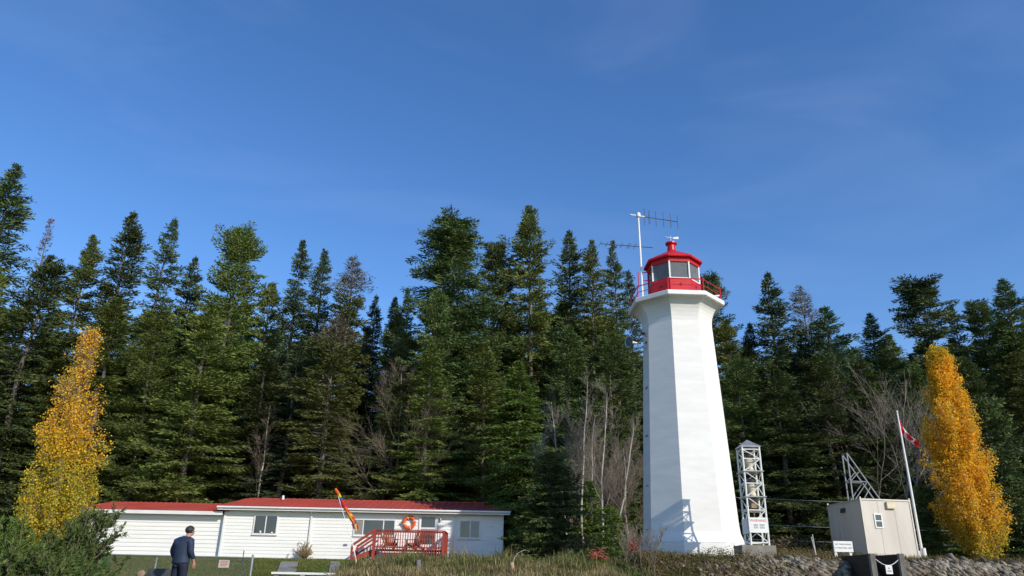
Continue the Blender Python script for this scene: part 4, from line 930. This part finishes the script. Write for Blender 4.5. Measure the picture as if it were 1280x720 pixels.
for i in range(nu):
    for j in range(nv):
        u, v = (i+.5)/nu, (j+.5)/nv; lx, ly = (u-.5)*2.0, (.5-v)*1.0
        mb.m = 0 if (u < .25 or u > .75 or inpoly(lx*1.0, ly, LEAF)) else 1
        a = i*(nv+1)+j; mb.face((a, a+nv+1, a+nv+2, a+1))
fl = mb.build('flag', [MT['flagred'], MT['flagwhite']], None, True, loc=tuple(hA)); tag(fl, 'limp red and white maple leaf flag hanging from the flagpole', 'flag')

UNIT = 1.0
# windsock
ws = thing('windsock_pole', 'thin leaning pale pole holding the rainbow windsock', 'pole', tuple(P(447, 719, 27)))
mb = MB(); mb.path([P(447.5, 722, 27), P(445, 700, 27), P(440, 676, 27), P(430, 645, 27), P(421, 614, 27)], [.022, .018, .015, .012, .010], 6); mb.build('pole', MT['white'], ws)
a, b_ = P(419, 611, 27), P(443.5, 655, 27); mb = MB(); pts, rs = [], []; nb = 24
for i in range(nb+1):
    t_ = i/nb; pts.append(a.lerp(b_, t_)+Vector((.015*math.sin(t_*9), .02*math.sin(t_*7), 0))); rs.append(lerp(.045, .082, t_)*(1+.18*math.sin(t_*17)))
d_ = (b_-a).normalized(); mb.path(pts, rs, 12, False)
cols = ['orange', 'yellow', 'blue', 'red', 'purple']; sched = [0, 0, 0, 0, 1, 1, 2, 2, 3, 3, 3, 3, 3, 0, 0, 3, 3, 0, 1, 0, 3, 0, 3, 4]
mb.mi = [sched[i//12] if i//12 < 15 else (sched[i//12] if (i % 12) % 4 else (1 if (i % 12) < 6 else 0)) for i in range(len(mb.f))]
for k in range(6):
    g_ = k*1.047; s0 = b_+Vector((math.cos(g_)*.09, math.sin(g_)*.09, 0)); mb.m = (3, 4, 1)[k % 3]; e_ = s0+Vector((.05+.02*k % .05, 0, -.16-.03*(k % 3))); w0 = Vector((.025, .01, 0)); mb.add([s0-w0, s0+w0, e_+w0*.6, e_-w0*.6], [(0, 1, 2, 3)])
sk = mb.build('windsock', [MT['sock_'+c] for c in cols], None, True, loc=tuple(a)); tag(sk, 'limp striped rainbow windsock in orange, yellow, blue and red', 'windsock')

# wires
for py0, py1 in ((620.5, 633), (653.5, 665), (672.5, 682)):
    mb = MB(); p0 = P(930, py0, 44); p1 = P(1300, py1, 44); z0_ = p0.z; pts = []
    for i in range(21):
        t_ = i/20; q = p0.lerp(p1, t_); pts.append((lerp(10.5, 34, t_), 44, lerp(z0_, p1.z, t_)-.12*math.sin(math.pi*t_)))
    o_ = mb.path(pts, [.014]*21, 5); w_ = mb.build('wire', MT['steel'], None, loc=pts[0])
    tag(w_, {620.5: 'highest of the three thin wires strung behind the hut', 653.5: 'middle one of the three thin wires behind the hut', 672.5: 'lowest of the three thin wires behind the hut'}[py0], 'wire')
wp = MB(); wp.path([(34, 44, 2), (34, 44, 7.2)], [.12, .09], 10); tag(wp.build('wire_post', MT['bark'], None, loc=(34, 44, 2)), 'post carrying the three wires beyond the right edge', 'post')
wp = MB(); wp.path([(10.5, 44, 2), (10.5, 44, 6.8)], [.10, .08], 10); tag(wp.build('wire_post', MT['bark'], None, loc=(10.5, 44, 2)), 'post carrying the three wires hidden behind the lighthouse', 'post')

# ================================================================== SEAWALL
rng = np.random.default_rng(7)
import bmesh
bm_ = bmesh.new(); bmesh.ops.create_icosphere(bm_, subdivisions=2, radius=1); iv = np.array([v.co[:] for v in bm_.verts]); if_ = np.array([[v.index for v in f.verts] for f in bm_.faces]); bm_.free()
bm_ = bmesh.new(); bmesh.ops.create_icosphere(bm_, subdivisions=1, radius=1); iv1 = np.array([v.co[:] for v in bm_.verts]); if1 = np.array([[v.index for v in f.verts] for f in bm_.faces]); bm_.free()
Vs, Fs, off = [], [], 0
for i in range(6500):
    u = rng.random(); x = rng.uniform(5.2, 25); s_ = rng.uniform(0, 1)
    y = 27.88-s_*1.1+rng.normal(0, .04); z = gz(x, y)+rng.normal(.02, .03)
    if 11.9 < x < 13.1 and y < 27.5: continue
    if x < 10 and rng.random() < .25+.65*(10-x)/4.8: continue
    sz = rng.uniform(.028, .085)*(1.6 if rng.random() < .08 else 1); ax = np.array([sz*rng.uniform(1.2, 2.2), sz, sz*rng.uniform(.4, .8)])
    v = iv1*(1+rng.normal(0, .16, (len(iv1), 1))); v = np.sign(v)*np.abs(v)**rng.uniform(.55, .9)*ax
    a = rng.normal(.65, .3); b2 = rng.uniform(0, 3.14); ca, sa, cb, sb = math.cos(a), math.sin(a), math.cos(b2), math.sin(b2)
    v = v@np.array([[ca, 0, -sa], [0, 1, 0], [sa, 0, ca]])@np.array([[1, 0, 0], [0, math.cos(.7), math.sin(.7)], [0, -math.sin(.7), math.cos(.7)]]).T
    Vs.append(v+np.array([x, y, z])); Fs.append(if1+off); off += len(iv1)
o_ = np_obj('stone_seawall', np.concatenate(Vs), np.concatenate(Fs), MT['stone']); tag(o_, 'sloping rubble seawall of grey stones below the lighthouse', 'seawall')
UNIT = 1.2
# steps cheek walls
for i, (px, lb) in enumerate(((1089, 'left dark timber side wall of the gap in the seawall'), (1125, 'right dark timber side wall of the gap with a rope tied to it'))):
    q = P(px, 692.7, 21.6); cwt = thing('timber_wall', lb, 'timber wall', (q.x, 22.4, 1.6))
    mb = MB(); mb.hexa([(q.x-.05, 21.68, .6), (q.x+.07, 21.68, .6), (q.x+.07, 23.7, .6), (q.x-.05, 23.7, .6)], [(q.x-.05, 21.68, q.z), (q.x+.07, 21.68, q.z), (q.x+.07, 23.7, q.z+.0), (q.x-.05, 23.7, q.z+.0)]); mb.build('planking', MT['timber'], cwt)
    mb = MB(); mb.box(q.x-.055, q.x+.085, 21.56, 21.678, .6, q.z+.015); mb.build('end_post', MT['timberend'], cwt)
    if i == 0: xl = q.x
    else: xr_ = q.x; zr = q.z
rp_ = thing('rope_barrier', 'pale rope strung between the timber walls with a small white notice', 'rope', ((xl+xr_)/2, 21.6, zr-.2))
mb = MB(); pts = []
for i in range(13):
    t_ = i/12; pts.append((lerp(xl+.09, xr_-.06, t_), 21.60, zr-.14-.16*math.sin(math.pi*t_)))
mb.path(pts, [.010]*13, 5); mb.build('rope', MT['white'], rp_)
xm = (xl+xr_)/2+.02; mb = MB(); mb.box(xm-.09, xm+.09, 21.575, 21.59, zr-.52, zr-.30); nb_ = mb.build('notice', MT['white'], rp_)
for zz, hw in ((.36, .025), (.38, .03), (.43, .055), (.455, .055)):
    mb = MB(); mb.box(xm-hw, xm+hw, 21.571, 21.574, zr-zz-.005, zr-zz+.005); mb.build('print_line', MT['text'], nb_)

UNIT = 1.0
# ================================================================== FENCE
FYY = 21.0
fn = thing('chain_link_fence', 'low grey chain link fence with a small faded sign on it', 'fence', (-9, FYY, 1.1))
fx0, fx1 = -13.6, -6.80; ft = 2.10
mb = MB(); mb.tube((fx0, FYY, ft), (fx1, FYY, ft-.02), .020, .020, 8); mb.build('top_rail', MT['steel'], fn)
for px in (20, 110, 195, 315):
    x = P(px, 700, FYY).x; mb = MB(); mb.tube((x, FYY+.03, gz(x, FYY)-.1), (x, FYY+.03, ft+(.06 if px == 315 else .01)), .026 if px != 315 else .032, None, 8); mb.build('post', MT['steel'], fn)
mb = MB(); x = P(303, 700, FYY).x; mb.tube((x, FYY+.02, 1), (x, FYY+.02, ft+.16), .012, .012, 6); mb.build('latch_rod', MT['dsteel'], fn)
def mesh_wires(x0, x1, y, z0, z1, sp, r):
    A, B = [], []; h = z1-z0; x = x0-h
    while x < x1:
        for s_ in (0, 1):
            xa, xb = x, x+h; za, zb2 = (z0, z1) if s_ == 0 else (z1, z0)
            if xb < x0 or xa > x1: continue
            t0 = max(0, (x0-xa)/(xb-xa)); t1 = min(1, (x1-xa)/(xb-xa)); A.append((lerp(xa, xb, t0), y, lerp(za, zb2, t0))); B.append((lerp(xa, xb, t1), y, lerp(za, zb2, t1)))
        x += sp
    return segs_mesh(A, B, [r]*len(A), [r]*len(A), 3)
Vm, Fm = mesh_wires(fx0, fx1, FYY, 1.1, ft, .075, .0025); np_obj('wire_mesh', np.array(Vm)-np.array(fn.location), Fm, MT['steel'], fn)
gnt = thing('green_netting', 'dark green plastic netting hung on the fence next to the evergreen shrub', 'netting', (-11.2, FYY-.06, 1.1))
Vm, Fm = mesh_wires(-12.2, -10.55, FYY-.06, 1.05, 2.02, .045, .0055); np_obj('mesh', np.array(Vm)-np.array(gnt.location), Fm, MT['greennet'], gnt)
mb = MB(); q = P(280, 705, FYY-.04); mb.box(q.x-.14, q.x+.14, FYY-.05, FYY-.035, q.z-.09, q.z+.10); sg = mb.build('fence_sign', MT['huttrim'], fn)
for k in range(4):
    mb = MB(); mb.box(q.x-.10, q.x+.10-(.04 if k == 3 else 0), FYY-.053, FYY-.051, q.z+.055-k*.035, q.z+.067-k*.035); mb.build('print_line', MT['textred'], sg)

# lawn furniture and slabs
bn = thing('bench', 'low white plank bench on the lawn in front of the house', 'bench', (-6.1, 24, 1.4))
bz = P(380, 716, 24).z; bx0, bx1 = P(341, 716, 24).x, P(421, 716, 24).x
mb = MB(); mb.box(bx0, bx1, 23.85, 24.15, bz-.05, bz+.01); mb.build('seat', MT['white'], bn)
for x in (bx0+.9, bx1-.25, bx0+.12):
    mb = MB(); mb.box(x-.04, x+.10, 23.9, 24.1, 1.2, bz-.05); mb.build('leg', MT['driftwood'] if x < bx0+.5 else MT['white'], bn)
for pts in ([(351, 703.5), (372.5, 703.5), (370, 716), (346, 716)], [(413, 703), (425, 703.5), (424, 716), (411, 716)]):
    V_ = []
    for px, py in pts:
        # march the ray to the ground
        for Yk in np.arange(24, 41, .1):
            q = P(px, py, float(Yk))
            if q.z < gz(q.x, q.y): break
        V_.append(Vector((q.x, q.y, gz(q.x, q.y))))
    mb = MB(); mb.hexa([v+Vector((0, 0, -.1)) for v in V_], [v+Vector((0, 0, .05)) for v in V_]); tag(mb.build('path', MT['slab'], None, loc=tuple(V_[0])), kind='structure')
q = P(203, 722, 20); mb = MB()
mb.lathe(0, 0, [(.5, -.3), (.46, .02), (.43, .07), (.38, .08)], 4, R_(45)); v_ = [(x*1.0, y*.55, z) for x, y, z in mb.v]; mb.v = [(x+q.x, y+20, z+q.z+.13) for x, y, z in v_]
tag(mb.build('stone_block', MT['dsteel'], None, loc=(q.x, 20, q.z)), 'flat dark grey block on the lawn just left of the man', 'block')
mb = MB(); q = P(176, 719, 20); Vr = iv*np.array([.11, .09, .13])*(1+rng.normal(0, .08, (len(iv), 1))); mb.add([tuple(v+np.array(q)) for v in Vr], [tuple(f) for f in if_]); tag(mb.build('boulder', MT['driftwood'], None, True, loc=tuple(q)), 'small pale rock left of the dark grey block', 'rock')
# stumps
for px, py0, hgt, r, lb in ((523, 700, .9, .10, 'weathered grey fence post stump standing in the tall grass below the deck'), (640, 703, .8, .085, 'short orange-brown driftwood stump in the grass right of the house')):
    q = P(px, py0, 24.2); mb = MB(); pts = [(q.x+.02*math.sin(i*1.7), 24.2, q.z-hgt*(1-i/6)) for i in range(7)]; mb.path(pts, [r*(1.12-.05*i+.06*math.sin(i*2.1)) for i in range(7)], 9)
    tag(mb.build('stump', MT['driftwood'] if px > 600 else MT['timberend'], None, loc=(q.x, 24.2, q.z-hgt)), lb, 'stump')
mb = MB(); mb.path([P(641, 706, 24.6), P(643, 697, 24.6), P(648, 691, 24.6), (P(655, 687.5, 24.6)), P(660, 688, 24.6)], [.012, .011, .009, .007, .004], 6); tag(mb.build('bent_branch', MT['palebark'], None, loc=tuple(P(641, 706, 24.6))), 'thin pale arched branch above the driftwood stump', 'branch')
# orange netting heap
rng = np.random.default_rng(17); mb = MB(); q = P(746, 692, 26.2)
for i in range(70):
    a = rng.uniform(0, 6.28); r = rng.uniform(0, .34); p0 = Vector((q.x+r*math.cos(a), 26.2+r*.5*math.sin(a), q.z-.28+max(0, .40-r*.8)*rng.uniform(.5, 1)))
    d = Vector(rng.normal(size=3)); d.z *= .4; d.normalize(); mb.path([p0, p0+d*.12+Vector((0, 0, .05)), p0+d*.26], [.010, .010, .009], 4)
tag(mb.build('netting_heap', MT['pinknet'], None, loc=(q.x, 26.2, q.z-.3)), 'crumpled heap of faded orange netting in the brush left of the lighthouse', 'netting')
q = P(792, 683, 25.8); spray_shrub('red_shrub', 'tiny shrub with orange-red leaves near the lighthouse corner', 'shrub', (q.x, 25.8, q.z-.2), .20, .10, 97, MT['pinknet'], nbr=9, per=14, blen=(.03, .06), bw=(.02, .04))
for px, lb in ((1018, 'left one of two crossed pale stakes behind the seawall'), (1021.5, 'right one of two crossed pale stakes behind the seawall')):
    mb = MB(); mb.path([P(1020, 694, 27), P(px-4 if px < 1020 else px-6, 671 if px < 1020 else 668, 27)], [.018, .014], 6); tag(mb.build('wooden_stake', MT['palebark'], None, loc=tuple(P(1020, 694, 27))), lb, 'stake')

# ================================================================== GRASS
def grass(name, n, xr, yr, hr, wr, mat, seed, dens=None, lean=.35, label=None, cat=None):
    rng = np.random.default_rng(seed); x = rng.uniform(*xr, n); y = rng.uniform(*yr, n)
    if dens: k = np.array([rng.random() < dens(a, b) for a, b in zip(x, y)]); x, y = x[k], y[k]
    n = len(x); z = np.array([gz(a, b) for a, b in zip(x, y)])-.01
    clump = .6+.4*np.sin(x*2.1+np.sin(y*1.7)*2)*np.sin(y*2.6+x*.8)
    h = rng.uniform(*hr, n)*(.55+.45*clump); wd = rng.uniform(*wr, n); az = rng.uniform(0, 6.28, n); ln = np.abs(rng.normal(0, lean, n))
    dx, dy = np.cos(az)*ln, np.sin(az)*ln; b0 = np.stack([x, y, z], 1); sv = np.stack([-np.sin(az+rng.normal(0, .8, n)), np.cos(az), np.zeros(n)], 1)*wd[:, None]*.5
    m = b0+np.stack([dx*h*.35, dy*h*.35, h*.6], 1); t = b0+np.stack([dx*h, dy*h, h*np.maximum(.3, 1-ln*.45)], 1)
    V_ = np.stack([b0-sv, b0+sv, m+sv*.8, m-sv*.8, t+sv*.1, t-sv*.1], 1).reshape(-1, 3); o = (np.arange(n)*6)[:, None]
    F_ = np.concatenate([o+np.array([[0, 1, 2, 3]]), o+np.array([[3, 2, 4, 5]])], 0)
    return tag(np_obj(name, V_, F_, mat), label, cat, kind='stuff')
grass('lawn_grass', 160000, (-26, -3.5), (25, 43), (.03, .09), (.010, .025), MT['lawnblade'], 31, lambda a, b: 1.0 if a < -5 else .3, label='short mown lawn grass in front of the house', cat='grass')
grass('straw_grass', 26000, (-5.6, 4.8), (22.4, 24.6), (.15, .50), (.010, .026), MT['straw'], 38, lambda a, b: (.35+.65*math.sin(a*1.1+b)**2)*sm(-5.9, -4.9, a)*(1-sm(3, 4.8, a)), .9, label='straw coloured dead grass low on the bank', cat='grass')
grass('grass_tufts', 20000, (-5.4, 4.6), (24.0, 27.6), (.35, .85), (.012, .026), MT['grassblade'], 39, lambda a, b: 1.0 if math.sin(a*3.1+math.sin(b*2)*1.5)*math.sin(b*2.7+a*.7) > .35 else .0, .8, label='taller arching grass tufts standing out on the bank', cat='grass')
grass('tall_grass', 80000, (-5.9, 5.4), (22.6, 28.2), (.10, .48), (.010, .026), MT['grassblade'], 32, lambda a, b: sm(-5.9, -4.6, a+.3*math.sin(b*3))*(1-sm(2.6, 4.4, a)*.8), .75, label='tall dry grass on the bank in front of the deck', cat='grass')
grass('dry_weeds', 60000, (2.3, 24), (26.7, 29.2), (.08, .34), (.010, .022), MT['weed'], 33, lambda a, b: (1 if a < 7.2 else .3 if a < 9.4 else .5 if a < 14 else .4)*(1 if b > 27.75 else (.6 if math.sin(a*1.3)+math.sin(a*2.9+1) > .4 else .22) if a > 9.2 else .9)*(.12 if 5.6 < a < 9.9 and b > 28 else 1), .6, label='brown dead weeds along the top of the seawall', cat='weeds')
grass('rough_grass', 60000, (5, 28), (28.1, 45), (.04, .14), (.012, .03), MT['grassblade'], 34, lambda a, b: 0 if (a-LX*1.2)**2+(b-LY*1.2)**2 < 5.6 else .8, .5, label='rough grass on the terrace around the lighthouse', cat='grass')
def bushy(name, n, xr, yr, zr, mat, seed, label, cat, f=None):
    o = brush(name, n, xr, yr, zr, mat, seed, (.04, .10), (.012, .035), f); return tag(o, label, cat)
bushy('bramble', 30000, (2.6, 10.2), (26.3, 28.2), .40, MT['weed'], 35, 'low reddish brown bramble along the bank below the lighthouse', 'bramble', lambda a, b: (1-.9*sm(7.4, 10.2, a))*(1 if b < 27.8 or a < 4.7 else .3))
bushy('ground_ivy', 18000, (.8, 7.8), (24.6, 28.2), .34, MT['shrub'], 36, 'green leafy ground cover among the brambles', 'ground cover', lambda a, b: .5+.5*math.sin(a*2.3+b*3))
bushy('far_brambles', 26000, (10.2, 15.3), (33, 38), .8, MT['weed'], 37, 'red-brown dead brambles at the forest edge behind the lattice tower', 'bramble')

# ================================================================== MAN
def skin_mesh(name, joints, edges, mat, parent, sub=2, root=0):
    me = bpy.data.meshes.new(name); names = list(joints); me.from_pydata([joints[n][0] for n in names], [(names.index(a), names.index(b)) for a, b in edges], [])
    o = bpy.data.objects.new(name, me); COL.objects.link(o); md = o.modifiers.new('skin', 'SKIN'); md.use_smooth_shade = True
    sk = me.skin_vertices[0].data if me.skin_vertices else None
    if sk is None:
        bpy.context.view_layer.objects.active = o; sk = me.skin_vertices.new().data if hasattr(me.skin_vertices, 'new') else None
    for i, n in enumerate(names):
        r = joints[n][1]; sk[i].radius = r if isinstance(r, tuple) else (r, r); sk[i].use_root = (i == root)
    s_ = o.modifiers.new('sub', 'SUBSURF'); s_.levels = s_.render_levels = sub
    bpy.context.view_layer.update(); dg = bpy.context.evaluated_depsgraph_get(); me2 = bpy.data.meshes.new_from_object(o.evaluated_get(dg)); bpy.data.objects.remove(o)
    me2.materials.clear(); me2.materials.append(mat); me2.polygons.foreach_set('use_smooth', [True]*len(me2.polygons))
    q = bpy.data.objects.new(name, me2); COL.objects.link(q); q.parent = parent; return q
pmx, pmy = -7.62, 18.5
man = thing('person', 'man in a navy jacket and dark trousers seen from behind looking down', 'person', (pmx, pmy, gz(pmx, pmy))); man.rotation_euler = (0, 0, R_(-27)); man.scale = (1.12, 1.08, .965)
k = 1.71/1.70
J = {'pelvis': ((0, 0, .92), (.15, .11)), 'waist': ((0, .01, 1.08), (.14, .10)), 'chest': ((0, .0, 1.27), (.17, .12)), 'neck0': ((0, .04, 1.42), (.065, .06)), 'neck1': ((0, .08, 1.49), (.052, .052)),
     'head0': ((0, .115, 1.545), (.070, .080)), 'head1': ((0, .115, 1.61), (.078, .095)), 'head2': ((0, .10, 1.665), (.060, .075)), 'nose': ((0, .215, 1.56), (.014, .014)),
     'earL': ((-.082, .10, 1.575), (.012, .02)), 'earR': ((.082, .10, 1.575), (.012, .02))}
E_ = [('pelvis', 'waist'), ('waist', 'chest'), ('chest', 'neck0'), ('neck0', 'neck1'), ('neck1', 'head0'), ('head0', 'head1'), ('head1', 'head2'), ('head0', 'nose'), ('head1', 'earL'), ('head1', 'earR')]
AR = {-1: [(.19, .0, 1.37), (.25, -.06, 1.12), (.25, .06, .90)], 1: [(.19, .0, 1.37), (.25, -.02, 1.11), (.235, .12, .90)]}
for s_ in (-1, 1):
    sh, el, wr = AR[s_]; n = 'L' if s_ < 0 else 'R'
    J['sh'+n] = ((s_*sh[0], sh[1], sh[2]), .058); J['el'+n] = ((s_*el[0], el[1], el[2]), .042); J['wr'+n] = ((s_*wr[0], wr[1], wr[2]), (.028, .024))
    hd = Vector((0, .22, -.97)); w0 = Vector((s_*wr[0], wr[1], wr[2])); pm0 = w0+hd*.075; J['pa'+n] = (tuple(pm0), (.024, .036))
    E_ += [('chest', 'sh'+n), ('sh'+n, 'el'+n), ('el'+n, 'wr'+n), ('wr'+n, 'pa'+n)]
    for fi, (fo, L_) in enumerate(((.030, .072), (.010, .080), (-.010, .074), (-.030, .058))):
        b0 = pm0+hd*.03+Vector((0, fo, 0)); m0 = b0+hd*L_*.5+Vector((-s_*.008, 0, 0)); e0 = m0+(hd+Vector((-s_*.45, 0, 0)))*L_*.5
        for q_, v_ in (('a', b0), ('b', m0), ('c', e0)): J[f'f{fi}{q_}{n}'] = (tuple(v_), .0085)
        E_ += [('pa'+n, f'f{fi}a{n}'), (f'f{fi}a{n}', f'f{fi}b{n}'), (f'f{fi}b{n}', f'f{fi}c{n}')]
    t0 = w0+hd*.045+Vector((0, .034, 0)); t1 = t0+hd*.03+Vector((-s_*.01, .022, 0)); J['ta'+n] = (tuple(t0), .011); J['tb'+n] = (tuple(t1), .009); J['tc'+n] = (tuple(t1+hd*.028), .008)
    E_ += [('wr'+n, 'ta'+n), ('ta'+n, 'tb'+n), ('tb'+n, 'tc'+n)]
    J['hip'+n] = ((s_*.09, 0, .86), .095); J['kn'+n] = ((s_*.10, .02*s_, .48), .058); J['an'+n] = ((s_*.105, -.02+.05*s_, .09), .038); J['to'+n] = ((s_*.12, .12+.05*s_, .04), (.04, .03))
    E_ += [('pelvis', 'hip'+n), ('hip'+n, 'kn'+n), ('kn'+n, 'an'+n), ('an'+n, 'to'+n)]
skin_mesh('body', J, E_, MT['skin'], man)
JJ = {'hem': ((0, .0, .80), (.205, .165)), 'hip': ((0, -.01, .90), (.215, .170)), 'waist': ((0, -.02, 1.08), (.20, .160)), 'chest': ((0, -.04, 1.27), (.215, .165)), 'upper': ((0, -.01, 1.38), (.165, .115)), 'col': ((0, .045, 1.445), (.075, .07))}
EE = [('hem', 'hip'), ('hip', 'waist'), ('waist', 'chest'), ('chest', 'upper'), ('upper', 'col')]
for s_ in (-1, 1):
    n = 'L' if s_ < 0 else 'R'; sh, el, wr = AR[s_]
    JJ['sh'+n] = ((s_*sh[0], sh[1]-.01, sh[2]-.01), .082); JJ['mu'+n] = ((s_*(sh[0]+el[0])/2*1.04, (sh[1]+el[1])/2, (sh[2]+el[2])/2), .075); JJ['el'+n] = ((s_*el[0], el[1], el[2]), .066); JJ['wr'+n] = ((s_*wr[0], wr[1]-.01, wr[2]+.04), .050)
    EE += [('upper', 'sh'+n), ('sh'+n, 'mu'+n), ('mu'+n, 'el'+n), ('el'+n, 'wr'+n)]
skin_mesh('jacket', JJ, EE, MT['jacket'], man, root=2)
JT = {'p': ((0, 0, .92), (.14, .10))}; ET = []
for s_ in (-1, 1):
    n = 'L' if s_ < 0 else 'R'; JT['h'+n] = ((s_*.095, 0, .80), .108); JT['k'+n] = ((s_*.105, .02*s_, .48), .082); JT['a'+n] = ((s_*.11, -.02+.05*s_, .10), .070); ET += [('p', 'h'+n), ('h'+n, 'k'+n), ('k'+n, 'a'+n)]
skin_mesh('trousers', JT, ET, MT['trousers'], man)
hv = iv*np.array([.092, .112, .105]); hv = hv*(1+rng.normal(0, .02, (len(iv), 1))); ff = []
for f_ in if_:
    c_ = hv[f_].mean(0)
    if not (c_[2] < -.085 or (c_[1] > .055 and c_[2] < .03) or (c_[1] > .01 and c_[2] < -.02)): ff.append(tuple(int(q_) for q_ in f_))
mb = MB(); mb.v = [tuple(q_) for q_ in hv+np.array([0, .095, 1.625])]; mb.f = ff; mb.mi = [0]*len(ff); mb.build('hair', MT['hair'], man, True, loc=(0, 0, 0))
for s_ in (-1, 1):
    skin_mesh('shoe', {'h': ((s_*.11, -.06+.05*s_, .05), (.045, .045)), 't': ((s_*.125, .16+.05*s_, .035), (.048, .032))}, [('h', 't')], MT['leather'], man)
    mb = MB(); mb.lathe(s_*.032, .192, [(.001, 1.578), (.011, 1.584), (.011, 1.592), (.001, 1.598)], 8); mb.build('eye', MT['text'], man, loc=(0, 0, 0))
